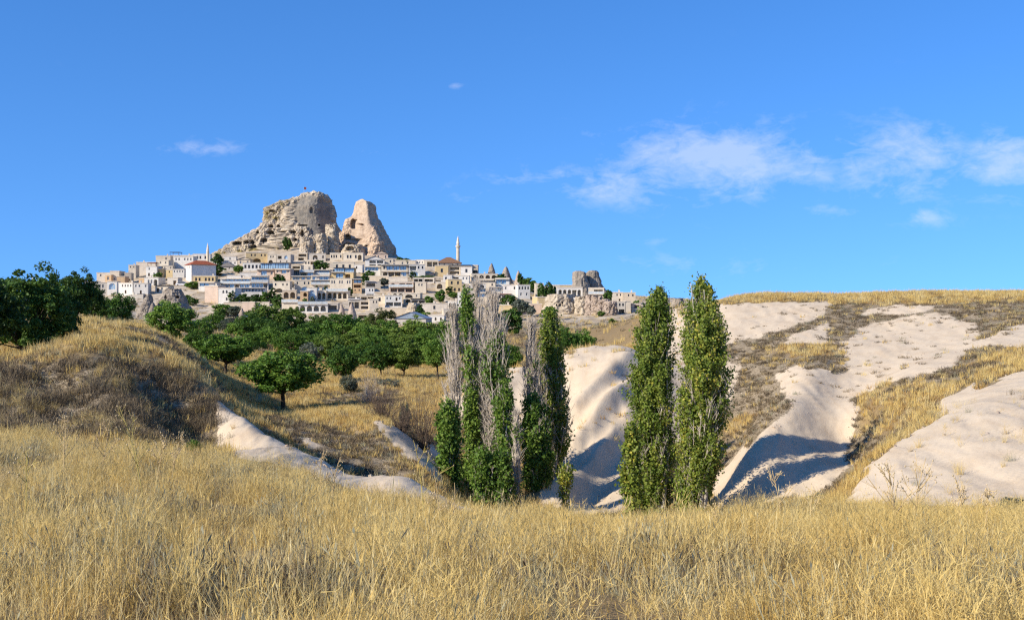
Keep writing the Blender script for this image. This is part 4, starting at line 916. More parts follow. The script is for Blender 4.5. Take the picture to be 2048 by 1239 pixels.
# ------------------------------------------------------------------ trees
def leaf_material(name, stops, trans=0.28, rough=0.55):
    M = Mat(name, rough, 0.25)
    t = M.math('ADD', M.attr('tint'), M.math('MULTIPLY', M.math('SUBTRACT', M.random(), 0.5), 0.55))
    c = M.ramp(t, stops); M.color(c)
    tr = M.N.new('ShaderNodeBsdfTranslucent'); M.L.new(M.mix(0.5, c, (0.16, 0.22, 0.02)), tr.inputs[0])
    mx = M.N.new('ShaderNodeMixShader'); mx.inputs[0].default_value = trans
    M.L.new(M.b.outputs[0], mx.inputs[1]); M.L.new(tr.outputs[0], mx.inputs[2]); M.L.new(mx.outputs[0], M.out.inputs[0])
    return M.m
LEAF_WALNUT = leaf_material('leaf_dark', [(0.1, (0.025, 0.060, 0.012)), (0.5, (0.058, 0.125, 0.020)), (0.9, (0.125, 0.21, 0.036))])
LEAF_ORCH = leaf_material('leaf_orchard', [(0.1, (0.036, 0.09, 0.014)), (0.5, (0.105, 0.21, 0.028)), (0.9, (0.21, 0.32, 0.05))])
LEAF_ORCH2 = leaf_material('leaf_orchard_light', [(0.1, (0.045, 0.085, 0.012)), (0.5, (0.115, 0.19, 0.026)), (0.9, (0.21, 0.29, 0.05))])
LEAF_BRIGHT = leaf_material('leaf_bright', [(0.1, (0.05, 0.11, 0.014)), (0.5, (0.11, 0.21, 0.024)), (0.9, (0.18, 0.28, 0.045))])
LEAF_OLIVE = leaf_material('leaf_olive_brown', [(0.1, (0.035, 0.045, 0.012)), (0.5, (0.075, 0.085, 0.022)), (0.9, (0.13, 0.13, 0.035))])
LEAF_SILVER = leaf_material('leaf_silver', [(0.1, (0.06, 0.075, 0.055)), (0.5, (0.11, 0.13, 0.095)), (0.9, (0.20, 0.22, 0.17))])
LEAF_POP = leaf_material('leaf_poplar', [(0.05, (0.08, 0.135, 0.02)), (0.4, (0.19, 0.26, 0.038)), (0.75, (0.31, 0.35, 0.06)), (0.95, (0.60, 0.52, 0.08))], 0.35)
LEAF_POP_DARK = leaf_material('leaf_poplar_dark', [(0.05, (0.05, 0.105, 0.018)), (0.5, (0.12, 0.215, 0.03)), (0.95, (0.24, 0.33, 0.055))], 0.33)
BARK = plain('bark_dark', (0.075, 0.058, 0.042), 0.95, scale=6); BARK_PALE = plain('bark_pale', (0.40, 0.36, 0.29), 0.9, scale=5); TWIG_DRY = plain('twig_dry', (0.60, 0.52, 0.415), 0.95, scale=3); TWIG_BROWN = plain('twig_brown', (0.17, 0.125, 0.09), 0.95, scale=3)

def unit(v): return v / (np.linalg.norm(v, axis=-1, keepdims=True) + 1e-9)
def leaf_cloud(C, size, g, tint, out=None, aspect=0.62, flat=0.4):
    """one rhombic leaf per centre"""
    n = len(C); a = unit(g.normal(size=(n, 3)))
    nrm = unit(g.normal(size=(n, 3)) + (0 if out is None else out * 0.9) + np.array((0, 0, flat)))
    a = unit(a - (a * nrm).sum(1, keepdims=True) * nrm); b = np.cross(nrm, a)
    s = (size * g.uniform(0.6, 1.25, n))[:, None]
    bend = nrm * s * 0.18
    V = np.stack([C - a * s, C + b * s * aspect + bend, C + a * s, C - b * s * aspect + bend], 1).reshape(-1, 3)
    return V, np.arange(4 * n).reshape(n, 4), np.repeat(np.clip(tint, 0, 1), 4)
def segs_mesh(name, A, Bp, ra, rb, mat):
    """many thin three-sided twigs in one mesh"""
    A, Bp = np.asarray(A), np.asarray(Bp); n = len(A); t = unit(Bp - A); u = unit(np.cross(t, np.array((0.3, 0.9, 0.1)))); w = np.cross(t, u)
    V = []
    for P, r_ in ((A, ra), (Bp, rb)):
        for k in range(3):
            th = 2.0944 * k; V.append(P + np.asarray(r_)[:, None] * (math.cos(th) * u + math.sin(th) * w))
    V = np.stack(V, 1).reshape(-1, 3); b = np.arange(n)[:, None] * 6
    Fs = np.concatenate([b + np.array([[k, (k + 1) % 3, 3 + (k + 1) % 3, 3 + k]]) for k in range(3)])
    return make_mesh(name, V, Fs, [mat])

def tree_proto(seed, leafmat, H=5.0, R=2.6, z0=1.0, ncl=95, nlf=70, leaf=0.12, trunk_r=0.13, bark=None, spread=0.0, stems=1, rclump=0.20, lobe=0.45):
    g = np.random.default_rng(seed); zc = (H + z0) / 2; rz = (H - z0) / 2
    dirs = unit(g.normal(size=(ncl * 3, 3))); rad = g.uniform(0.35, 1.0, ncl * 3) ** 0.55
    lobes = 1 + lobe * fbm(dirs * 1.7 + seed, 3)
    c = dirs * (rad * lobes)[:, None]
    keep = c[:, 2] > -0.92; c = c[keep][:ncl]
    c = c * np.array((R * 0.86, R * 0.86, rz * 0.9)); c[:, 2] += zc + spread * (np.hypot(c[:, 0], c[:, 1]) / R - 0.5)
    rc = g.uniform(0.65, 1.35, len(c)) * R * rclump; ct = g.normal(0.45, 0.13, len(c))
    C = np.repeat(c, nlf, 0); o = unit(g.normal(size=(len(C), 3))); rr = g.uniform(0.15, 1, len(C)) ** 0.5
    P = C + o * (np.repeat(rc, nlf) * rr)[:, None] * np.array((1.15, 1.15, 0.75))
    tint = np.repeat(ct, nlf) + g.normal(0, 0.12, len(C))
    V, Fs, tt = leaf_cloud(P, leaf, g, tint, o)
    crown = make_mesh('crown', V, Fs, [leafmat], attrs={'tint': tt})
    B = MB(); fork = z0 * 0.9 + 0.25
    for sidx in range(stems):
        off = np.array((g.normal(0, .12), g.normal(0, .12), 0)) * (stems > 1); lean = np.array((g.normal(0, .10), g.normal(0, .10), 0))
        B.tube([off + (0, 0, -0.5), off + (0, 0, 0.02), off + lean * .5 + (0, 0, fork * .5), off + lean + (0, 0, fork)], [trunk_r * 1.5, trunk_r * 1.25, trunk_r, trunk_r * .85], 7)
        for k in g.choice(len(c), min(len(c), 13), replace=False):
            q = c[k]; st = off + lean + (0, 0, fork * g.uniform(.85, 1.05)); mid = st * .5 + q * .5 + np.array((g.normal(0, .2), g.normal(0, .2), -.15 * R * .3))
            B.tube([st, mid, q], [trunk_r * .55, trunk_r * .33, trunk_r * .10], 5)
    return B.mesh('trunk', [bark or BARK]), crown, (H, R)
PROTO = {'w': [tree_proto(100 + i, LEAF_WALNUT, 6, 3.2, 0.7, 210, 85, 0.125, 0.16, rclump=0.14, lobe=0.85) for i in range(3)],
         'o': [tree_proto(200 + i, LEAF_ORCH2 if i % 2 else LEAF_ORCH, 5, 2.7, 0.85, 120, 72, 0.125, 0.12, rclump=0.17, lobe=0.7) for i in range(6)],
         't': [tree_proto(250 + i, LEAF_ORCH, 5, 2.7, 1.45, 130, 72, 0.125, 0.13, rclump=0.18) for i in range(2)],
         'b': [tree_proto(300 + i, LEAF_BRIGHT, 5, 2.7, 0.6, 100, 60, 0.13, 0.12) for i in range(2)],
         'v': [tree_proto(400 + i, LEAF_OLIVE, 6, 2.2, 0.5, 90, 60, 0.14, 0.14) for i in range(1)],
         's': [tree_proto(500 + i, LEAF_SILVER, 3, 1.9, 0.15, 70, 60, 0.10, 0.07, stems=2) for i in range(2)],
         'c': [tree_proto(600 + i, LEAF_WALNUT, 6, 1.1, 0.2, 80, 50, 0.16, 0.10) for i in range(1)],
         'k': [tree_proto(700 + i, LEAF_ORCH, 5, 2.6, 0.2, 60, 36, 0.30, 0.12) for i in range(3)],   # far village trees: coarser leaves
         'q': [tree_proto(800 + i, LEAF_WALNUT, 5, 2.6, 0.2, 60, 36, 0.30, 0.12) for i in range(2)],
         'l': [tree_proto(850 + i, LEAF_SILVER, 4, 2.4, 0.2, 60, 36, 0.26, 0.12) for i in range(1)]}
TR = random.Random(4)
def tree(kind, px, yt, yb, wpx, d, label, name='orchard_tree', cat='tree', group=None, on_ground=True):
    x, y, z = at(px, yb, d)
    if on_ground: z = min(z, ground(x, y)) if abs(ground(x, y) - z) < 5 else z
    top = at(px, yt, d)[2]; v = TR.choice(PROTO[kind]); H, R = v[2]
    T = thing(name, label, cat, (x, y, z), TR.uniform(0, 6.28), group)
    s = wpx / 2 * d / F / R; sz = (top - z) / H; T.scale = (s, s, sz)
    obj('trunk', v[0], T); obj('crown', v[1], T)
    return T
G1 = 'dark trees on the left bank'
tree('w', 45, 546, 722, 190, 66, 'big dark walnut tree at the left picture edge', 'walnut_tree', 'tree', G1)
tree('w', -40, 538, 730, 190, 60, 'dark walnut tree cut by the left picture edge', 'walnut_tree', 'tree', G1)
tree('w', 108, 560, 712, 110, 72, 'dark walnut tree with low hanging boughs, second from the left edge', 'walnut_tree', 'tree', G1)
tree('w', 150, 546, 648, 92, 92, 'tallest-tipped dark tree on the left bank against the sky', 'walnut_tree', 'tree', G1)
tree('w', 185, 566, 640, 58, 96, 'dark tree at the right end of the left bank group', 'walnut_tree', 'tree', G1)
tree('o', 233, 584, 640, 82, 112, 'round dark green tree standing alone on the grassy hump', 'orchard_tree', 'tree', G1)
tree('o', 342, 604, 676, 108, 122, 'round bright green tree below the big grey cave rock', 'orchard_tree')
G2 = 'orchard trees in the valley'
for (k, px, yt, yb, w, d, lab) in (
    ('t', 567, 702, 822, 158, 90, 'nearest orchard tree with a clear dark trunk on golden grass'),
    ('t', 450, 668, 753, 116, 112, 'spreading orchard tree with a short trunk on the left grass slope'),
    ('o', 686, 692, 758, 72, 113, 'small orchard tree right of the dirt track gap'),
    ('o', 762, 684, 752, 66, 124, 'orchard tree above the bare grey bush, centre of the front row'),
    ('o', 808, 680, 750, 70, 124, 'dense orchard tree just right of the centre of the front row'),
    ('t', 876, 676, 750, 62, 122, 'orchard tree with a dark trunk left of the bare poplars'),
    ('o', 832, 638, 712, 86, 168, 'big round tree under the metal barn roof'),
    ('o', 684, 628, 702, 90, 182, 'tall round tree in front of the two pointed tuff cones'),
    ('o', 730, 650, 706, 70, 166, 'dark tree left of the olive-brown tree'),
    ('o', 533, 611, 678, 84, 220, 'large dark tree below the glass hotel walls'),
    ('o', 588, 614, 676, 52, 225, 'narrow dark tree below the white arcade'),
    ('o', 628, 646, 704, 62, 185, 'mid green tree in the middle of the valley trees'),
    ('b', 536, 658, 716, 64, 160, 'bright yellow-green tree at the left of the valley trees'),
    ('b', 580, 668, 718, 64, 156, 'bright green bushy tree behind the nearest orchard tree'),
    ('s', 624, 684, 730, 44, 145, 'grey-green tree just right above the nearest orchard tree'),
    ('v', 768, 614, 700, 56, 205, 'tall olive-brown tree standing above the orchard'),
    ('b', 428, 630, 668, 52, 225, 'light green tree on the far left of the valley'),
    ('s', 462, 634, 672, 48, 215, 'dull grey-green tree beside the light green one'),
    ('o', 394, 660, 720, 50, 128, 'shady tree half hidden behind the spreading orchard tree'),
    ('o', 482, 640, 700, 60, 200, 'dark green tree above the spreading orchard tree'),
    ('o', 655, 672, 735, 60, 150, 'leafy tree between nearest and small orchard trees'),
    ('o', 712, 690, 742, 56, 138, 'orchard tree in the second row, left of the centre'),
    ('o', 785, 700, 742, 52, 140, 'orchard tree in the second row behind the bare bush'),
    ('o', 850, 690, 740, 60, 142, 'orchard tree in the second row near the bare poplars'),
    ('o', 904, 664, 736, 52, 150, 'green tree directly behind the leftmost bare poplar'),
    ('o', 940, 676, 730, 60, 155, 'green tree behind the group of bare poplars'),
    ('q', 1022, 622, 668, 46, 240, 'dark tree on the slope between the bare poplars and the village'),
    ('b', 1015, 690, 738, 60, 130, 'yellow-green bush tree behind the bare poplars'),
    ('o', 1128, 656, 722, 62, 128, 'green tree behind the pale mound, left one of two'),
    ('o', 1168, 664, 706, 52, 132, 'low green tree behind the pale mound, right one of two'),
    ('o', 420, 690, 748, 70, 135, 'dark tree filling the left corner of the orchard'),
    ('o', 508, 628, 690, 70, 190, 'dark broad tree in the left middle of the valley'),
    ('o', 556, 640, 700, 60, 178, 'green tree above the bright bushy one'),
    ('o', 606, 650, 712, 60, 170, 'green tree directly above the grey-green one'),
    ('o', 650, 660, 720, 64, 165, 'green tree at the centre of the valley mass'),
    ('o', 706, 664, 722, 66, 158, 'dark tree at the centre right of the valley mass'),
    ('o', 752, 668, 730, 66, 150, 'green tree above the centre of the front row'),
    ('o', 800, 664, 726, 66, 156, 'green tree below the big round tree'),
    ('o', 862, 656, 724, 66, 160, 'green tree right of the big round tree'),
    ('o', 770, 640, 700, 60, 185, 'green tree at the foot of the olive-brown tree'),
    ('b', 500, 668, 716, 50, 150, 'bright green tree touching the spreading orchard tree'),
    ('o', 640, 630, 690, 60, 215, 'far green tree left of the tuff cones'),
    ('o', 735, 634, 690, 60, 212, 'far green tree right of the tuff cones'),
    ('o', 890, 645, 705, 56, 185, 'far green tree left of the bare poplar tips'),
    ('b', 400, 640, 690, 52, 165, 'pale green tree above the left corner of the orchard'),
    ('k', 1226, 639, 662, 20, 300, 'tiny lone tree on the dry slope below the village')):
    tree(k, px, yt - 3, yb, w * 1.15, d, lab, 'orchard_tree', 'tree', G2)
# village trees and garden bushes
for (k, px, yt, yb, w, lab) in (
    ('q', 435, 509, 528, 22, 'dark tree right of the slim minaret'), ('q', 434, 530, 546, 30, 'dark tree covering the right end of the red-roofed hall'), ('k', 385, 563, 574, 26, 'hedge bush below the yellow five-window house'),
    ('k', 316, 545, 554, 16, 'green bush before the small yellow house'), ('k', 477, 530, 543, 18, 'round bush left of the five-narrow-window house'), ('q', 574, 476, 492, 18, 'dark tree growing on the castle rock ledge'),
    ('q', 641, 521, 541, 28, 'dark tree above the glazed terrace house'), ('c', 464, 582, 606, 16, 'dark conifer in front of the glass hotel'), ('q', 486, 588, 606, 26, 'dark garden tree below the glass hotel, left of the middle'),
    ('q', 510, 589, 606, 26, 'dark garden tree below the middle of the glass hotel'), ('q', 532, 584, 606, 26, 'dark garden tree below the right wing of the glass hotel'), ('c', 545, 574, 606, 14, 'tall dark conifer right of the glass hotel'),
    ('q', 556, 590, 610, 22, 'dark tree left of the two deep arches'), ('q', 559, 550, 567, 22, 'shady tree between glass hotel and centre hotel'), ('k', 450, 608, 626, 44, 'green bushes under the hotel garden wall'), ('l', 470, 612, 628, 28, 'greyish bush by the small pale tuff cone'),
    ('c', 633, 570, 585, 7, 'little cypress on the centre hotel terrace'), ('c', 652, 570, 585, 7, 'second little cypress on the centre hotel terrace, right one'), ('q', 700, 575, 590, 10, 'dark shrub left of the orange balcony house'),
    ('q', 730, 548, 566, 16, 'dark shrub right of the orange balcony house'), ('k', 741, 541, 551, 20, 'vine bush under the blue glazed house'), ('c', 823, 541, 556, 8, 'dark cypress before the white wide-windowed house'), ('c', 829, 543, 556, 8, 'second dark cypress before the wide-windowed house'),
    ('k', 850, 551, 558, 32, 'green vine roof over the shaded garages'), ('c', 899, 572, 588, 14, 'pointed conifer left of the yellow two-storey house'), ('k', 881, 579, 600, 20, 'green tree below the blind arch house'), ('k', 908, 584, 594, 20, 'hedge below the yellow two-storey house'),
    ('k', 858, 592, 606, 18, 'bush right of the wide dark canopy'), ('q', 840, 611, 636, 16, 'dark conifer shape beside the white boulder'), ('k', 850, 624, 638, 22, 'bushes at the right end of the barn roof'), ('l', 768, 556, 568, 20, 'dusty bush on the stone retaining wall'),
    ('q', 1041, 547, 566, 13, 'dark tree beside the smallest fairy chimney'), ('q', 1059, 556, 571, 28, 'round dark tree behind the four-window block'), ('q', 1084, 568, 592, 18, 'dark tree left of the arcaded house'), ('q', 1100, 566, 592, 20, 'second dark tree left of the arcaded house'),
    ('q', 1018, 590, 611, 34, 'broad dark round bush right of the bare poplars'), ('l', 1042, 598, 628, 34, 'silver-grey olive tree left of the rock bastion'), ('l', 1062, 612, 630, 18, 'small silver bush beside the olive tree'), ('k', 1021, 620, 642, 38, 'green bush mass below the yellow-topped wall'),
    ('l', 918, 620, 642, 26, 'silver-green bush left of the bare poplar tops'), ('q', 1002, 548, 560, 22, 'green bush at the foot of the middle fairy chimney'), ('q', 1216, 580, 604, 18, 'dark shrub clinging to the rock right of the balcony house'), ('k', 1162, 611, 624, 10, 'green shrub in the cleft of the bastion'),
    ('k', 1200, 612, 628, 11, 'green shrub between the rock ribs'), ('k', 1100, 612, 640, 30, 'green bush in front of the rock bastion'), ('k', 1274, 600, 609, 12, 'small bush by the last house on the right'), ('q', 800, 515, 524, 14, 'skyline bush right of the pinnacle foot'), ('q', 812, 517, 525, 16, 'second skyline bush right of the pinnacle foot'),
    ('k', 1392 - 190, 622, 634, 16, 'low bush under the rock pillars'), ('k', 610, 596, 612, 10, 'slim tree beside the blue arched portal'), ('l', 625, 592, 610, 10, 'bare-looking slim tree right of the blue arched portal'), ('q', 385, 596, 606, 22, 'dark bush on the slope right of the cave rock'),
    ('q', 440, 618, 640, 22, 'dark tree at the foot of the slope left of the tuff cone'), ('k', 372, 590, 600, 20, 'dusty green bush above the slope right of the cave rock')):
    tree(k, px, yt - 1, yb, w * 1.22, dv(yb) - 5, lab, 'village_tree', 'tree' if w > 12 else 'shrub', 'trees and bushes among the houses', True)
# bushes in the valley
for (k, px, yt, yb, w, d, lab) in (('s', 702, 746, 778, 46, 104, 'grey-green bush below the small orchard tree'), ('s', 780, 755, 780, 50, 108, 'low grey-green bush on the orchard floor'), ('s', 368, 738, 764, 34, 62, 'grey-green shrub on the edge of the left bank'),
    ('b', 388, 878, 905, 34, 33, 'small fresh green shrub at the foot of the dark bank'), ('s', 2030, 990, 1050, 70, 22, 'grey sage bush at the right picture edge'), ('s', 812, 800, 850, 26, 78, 'slim green sapling beside the bare bush'), ('b', 1100, 742, 775, 30, 92, 'small yellow-green bush on top of the pale mound'),
    ('s', 1645, 985, 1010, 70, 56, 'dark scrub in the shaded gully bottom')):
    tree(k, px, yt, yb, w, d, lab, 'shrub', 'shrub', None)

# --- poplars: upright sprays of leaves round one or more stems
def poplar(px, d, yb, prof, label, leafmat=LEAF_POP, leaf=0.085, sprays=260, per=70, stems=1, bare=0, barelen=2.2, seed=1, bare_rng=None, name='poplar_tree', group='poplars in the gully', tint=0.45, barew=1.0):
    """prof: (photo y, left, right, leaf density) top to bottom"""
    g = np.random.default_rng(seed); x0, y0, zb = at(px, yb, d); zb = min(zb, ground(x0, y0) + .05); k = d / F
    T = thing(name, label, 'tree', (x0, y0, zb), 0, group)
    prof = sorted(prof); ys = np.array([p[0] for p in prof], float)
    zt = CZ + (CY - ys) * k - zb; cl = np.array([(p[1] + p[2]) / 2 - px for p in prof]) * k; R_ = np.array([(p[2] - p[1]) / 2 for p in prof]) * k; D_ = np.array([p[3] for p in prof], float)
    o = np.argsort(zt); zt, cl, R_, D_ = zt[o], cl[o], R_[o], D_[o]; H = zt[-1]
    fx = lambda z: np.interp(z, zt, cl); fr = lambda z: np.interp(z, zt, R_); fd = lambda z: np.interp(z, zt, D_)
    A, Bp, ra, rb = [], [], [], []
    # stems
    B = MB(); so = [(0.0, 0.0)] if stems == 1 else [(g.uniform(-.5, .5) * R_.max(), g.uniform(-.5, .5) * R_.max()) for _ in range(stems)]
    for i, (sx, sy) in enumerate(so):
        top = H * (0.97 if i == 0 else g.uniform(.75, .95)); zz = np.linspace(-0.6, top, 9)
        pts = [(fx(max(z, 0)) * min(1, max(z, 0) / H * 1.5) + sx * (0.6 + .5 * min(1, z / 4)) + g.normal(0, .05), sy + g.normal(0, .05), z) for z in zz]
        B.tube(pts, list(np.linspace(0.13, 0.02, 9) * (0.62 if bare > 60 else 1)), 6)
    B.build('trunk', [BARK_PALE], T, smooth=True)
    if leafmat is not None and sprays:
        zs = g.uniform(zt[0], H, sprays * 4); w = fd(zs) * (fr(zs) + .15); keep = g.uniform(0, w.max(), len(zs)) < w; zs = zs[keep][:sprays]
        th = g.uniform(0, 2 * math.pi, len(zs)); rr = g.uniform(0.0, 1.0, len(zs)) ** 0.5; L_ = g.uniform(.5, 1.25, len(zs)); stx = np.array(so)[g.integers(0, len(so), len(zs))]
        tip_r = fr(zs) * rr * (1 + 0.75 * fbm(np.stack([np.cos(th) * 1.4, np.sin(th) * 1.4, zs * .6 + seed * 2.7], 1), 3))
        tip = np.stack([fx(zs) + np.cos(th) * tip_r, np.sin(th) * tip_r, zs], 1)
        base = np.stack([fx(zs - L_) + np.cos(th) * tip_r * .55, np.sin(th) * tip_r * .55, zs - L_], 1); base[:, 2] = np.maximum(base[:, 2], 0.1)
        A += list(base); Bp += list(tip); ra += [.016] * len(zs); rb += [.005] * len(zs)
        t = g.uniform(0.05, 1.05, (len(zs), per)); P = base[:, None] * (1 - t[..., None]) + tip[:, None] * t[..., None]
        gap = fbm(tip / 0.85 + seed * 3.3, 3); sel = (gap > -0.09) | (g.random(len(gap)) < 0.25); P = P[sel]; zs = zs[sel]
        P = P + g.normal(0, 1, P.shape) * (0.10 + 0.06 * g.random((len(zs), 1, 1))) ; P = P.reshape(-1, 3)
        sp = np.repeat(g.normal(tint, .17, len(zs)), per) + g.normal(0, .13, len(P)); out_ = unit(np.stack([P[:, 0] - fx(P[:, 2]), P[:, 1], np.zeros(len(P))], 1))
        V, Fs, tt = leaf_cloud(P, leaf, g, sp, out_, 0.75, 0.1)
        obj('crown', make_mesh('crown', V, Fs, [leafmat], attrs={'tint': tt}), T)
    if bare:
        lo, hi = (bare_rng or (ys[0], ys[-1])); zlo, zhi = CZ + (CY - hi) * k - zb, CZ + (CY - lo) * k - zb
        for _ in range(int(bare * 1.35)):
            z = g.uniform(max(.3, zlo - .8), zhi - .5); th = g.uniform(0, 6.28); L1 = barelen * g.uniform(.35, 1.25); z1 = min(z + L1, zhi + .2); r1 = fr(z1) * g.uniform(.25, 1.15) * barew; r0 = fr(z) * .12
            p0 = np.array((fx(z) + math.cos(th) * r0, math.sin(th) * r0, z)); p2 = np.array((fx(z1) + math.cos(th) * r1, math.sin(th) * r1, z1)); pm = p0 * .5 + p2 * .5 + np.array((math.cos(th), math.sin(th), 0)) * r1 * .22
            A += [p0, pm]; Bp += [pm, p2]; ra += [.034, .024]; rb += [.024, .010]
            for _ in range(6):
                f = g.uniform(.2, .95); q0 = pm * (1 - f) + p2 * f; dv_ = np.array((g.normal(0, .24), g.normal(0, .24), g.uniform(.3, .9))) * barelen * .36
                A.append(q0); Bp.append(q0 + dv_); ra.append(.015); rb.append(.006)
    if A: tag(obj('dead_branches' if bare else 'twigs', segs_mesh('twigs', np.array(A), np.array(Bp), np.array(ra), np.array(rb), TWIG_DRY if bare else BARK_PALE), T), kind='stuff')
    return T
poplar(1402, 60, 1030, [(551, 1401, 1409, 1.6), (575, 1388, 1422, 1.2), (605, 1374, 1440, 1), (640, 1366, 1450, 1), (700, 1356, 1458, 1), (750, 1354, 1464, 1), (800, 1354, 1460, .9), (850, 1356, 1452, .75), (900, 1352, 1446, .8), (950, 1348, 1434, .8), (985, 1350, 1424, .9), (1030, 1354, 1422, .7)],
       'tallest green poplar, right one of the two big columns', LEAF_POP, 0.075, 1150, 78, 6, 60, 1.8, 3, (760, 960), tint=.36)
poplar(1308, 62, 1030, [(576, 1311, 1321, 1.6), (598, 1294, 1334, 1.2), (630, 1280, 1346, 1), (700, 1268, 1347, 1), (760, 1262, 1346, 1), (820, 1262, 1350, .85), (870, 1258, 1354, .7), (920, 1258, 1354, .75), (960, 1262, 1346, .7), (1030, 1268, 1336, .5)],
       'big green poplar column left of the tallest poplar', LEAF_POP, 0.075, 1000, 76, 5, 50, 1.8, 4, (800, 990), tint=.32)
poplar(1265, 56, 1040, [(845, 1258, 1266, 1), (880, 1250, 1278, 1), (940, 1244, 1284, 1), (1000, 1252, 1280, .7), (1035, 1256, 1278, .5)], 'short green poplar sapling at the foot of the left big poplar', LEAF_POP, 0.085, 150, 50, 1, 0, seed=5, tint=.45)
poplar(898, 62, 995, [(800, 888, 908, 1), (830, 876, 922, 1), (900, 872, 924, 1), (960, 878, 922, .8), (990, 884, 916, .5)], 'dense short poplar at the left front of the bare group', LEAF_POP_DARK, 0.085, 260, 60, 2, 0, seed=6)
poplar(936, 66, 1000, [(578, 929, 936, 1), (600, 923, 941, 1), (650, 924, 944, .8), (675, 926, 946, .2), (700, 930, 956, .4), (760, 930, 956, .25), (800, 928, 958, .9), (900, 928, 958, .8), (950, 930, 956, .3), (1000, 932, 950, .1)], 'slender tall poplar with a dark green tip at the left of the bare group', LEAF_POP_DARK, 0.085, 300, 55, 1, 60, 2.0, 7, (660, 800))
poplar(912, 67, 1000, [(628, 900, 916, 0), (680, 888, 932, 0), (760, 886, 938, 0), (830, 892, 934, 0), (1000, 906, 920, 0)], 'leafless pale poplar, leftmost of the bare ones', None, 0, 0, 0, 2, 95, 2.4, 8, (628, 870))
poplar(956, 68, 1002, [(578, 944, 960, 0), (640, 934, 978, 0), (740, 930, 984, .2), (860, 936, 982, .2), (1000, 948, 964, 0)], 'tallest leafless poplar with pale upright branches', LEAF_POP_DARK, 0.08, 40, 45, 2, 120, 2.6, 9, (578, 930))
poplar(992, 65, 1004, [(600, 980, 998, 0), (660, 964, 1018, .1), (680, 960, 1022, .8), (760, 960, 1020, .7), (790, 962, 1016, .1), (900, 970, 1012, .1), (1000, 986, 998, 0)], 'leafless poplar with a few green tufts in the middle of the group', LEAF_POP_DARK, 0.085, 95, 50, 2, 130, 2.6, 10, (600, 920))
poplar(1010, 61, 1000, [(758, 1004, 1012, .8), (800, 992, 1028, 1), (900, 990, 1032, 1), (960, 996, 1026, .6), (1000, 1000, 1020, .3)], 'green poplar in the centre front of the bare group', LEAF_POP_DARK, 0.085, 190, 55, 2, 24, 1.8, 11, (800, 990))
poplar(966, 58, 1008, [(890, 956, 974, 1), (925, 942, 990, 1), (990, 944, 988, .9), (1012, 950, 984, .6)], 'low green poplar shoots at the front of the bare group, left clump', LEAF_POP_DARK, 0.08, 150, 60, 3, 10, 1.2, 12, (930, 1000))
poplar(1003, 58, 1010, [(900, 994, 1010, 1), (940, 982, 1030, 1), (1000, 984, 1028, .9), (1014, 990, 1022, .6)], 'low green poplar shoots at the front of the bare group, right clump', LEAF_POP_DARK, 0.08, 140, 60, 3, 10, 1.2, 13, (930, 1000))
poplar(1034, 59, 1008, [(836, 1030, 1038, 0), (900, 1024, 1044, .1), (1000, 1028, 1042, .1)], 'bare pale poplar sapling at the front of the group', LEAF_POP_DARK, 0.08, 8, 40, 3, 60, 1.7, 14, (836, 1000))
poplar(1070, 66, 985, [(788, 1055, 1075, .8), (830, 1044, 1096, 1), (900, 1042, 1106, 1), (950, 1046, 1104, .9), (985, 1056, 1090, .5)], 'broad dark green poplar at the right of the bare group', LEAF_POP_DARK, 0.09, 330, 60, 3, 20, 1.6, 15, (840, 980), tint=.35)
poplar(1062, 68, 990, [(655, 1056, 1070, 0), (700, 1044, 1080, .1), (800, 1042, 1084, .1), (990, 1056, 1068, 0)], 'bare pale poplar between the two green right-hand poplars', LEAF_POP_DARK, 0.08, 10, 40, 2, 95, 2.3, 16, (655, 880))
poplar(1102, 70, 985, [(616, 1096, 1104, 1), (640, 1082, 1118, 1), (690, 1076, 1126, 1), (740, 1078, 1130, .8), (765, 1084, 1136, .25), (800, 1090, 1142, .4), (880, 1096, 1140, .45), (920, 1098, 1130, .2), (985, 1098, 1108, .05)], 'tall poplar with a leafy head and bare lower stem at the right of the group', LEAF_POP, 0.085, 340, 55, 2, 80, 2.0, 17, (740, 930), tint=.38)
poplar(1130, 60, 1000, [(910, 1124, 1132, .6), (940, 1118, 1144, .7), (1000, 1122, 1140, .4)], 'thin little green poplar shoot right of the group', LEAF_POP, 0.075, 40, 40, 1, 10, 1.0, 18, (920, 1000))

# leafless bushes
def bare_bush(px, yb, d, w, h, label, seed, n=60, mat=TWIG_BROWN):
    g = np.random.default_rng(seed); x, y, z = at(px, yb, d); z = min(z, ground(x, y)); T = thing('bare_bush', label, 'bush', (x, y, z), 0, 'leafless bushes'); A, Bp, ra, rb = [], [], [], []
    for _ in range(n):
        th = g.uniform(0, 6.28); el = g.uniform(.35, 1.35); p = np.array((g.normal(0, .15), g.normal(0, .15), 0)); r_ = .028
        dr = np.array((math.cos(th) * math.cos(el), math.sin(th) * math.cos(el), math.sin(el)))
        for s in range(4):
            L_ = np.array((w / 2, w / 2, h)) * .3; q = p + dr * L_; A.append(p); Bp.append(q); ra.append(r_); rb.append(r_ * .65); r_ *= .65
            for _ in range(3):
                tw = unit(dr + g.normal(0, .55, 3)); A.append(q); Bp.append(q + tw * L_ * .8); ra.append(r_ * .6); rb.append(.004)
            p = q; dr = unit(dr + g.normal(0, .28, 3))
    B = MB(); B.tube([(0, 0, -.3), (0, 0, .25), (.05, .02, .6)], [.10, .08, .05], 6); B.build('trunk', [mat], T); tag(obj('twigs', segs_mesh('twigs', np.array(A), np.array(Bp), np.array(ra), np.array(rb), mat), T), kind='stuff')
bare_bush(764, 850, 76, 3.4, 2.9, 'brown leafless bush left of the bare crooked tree', 1, 70)
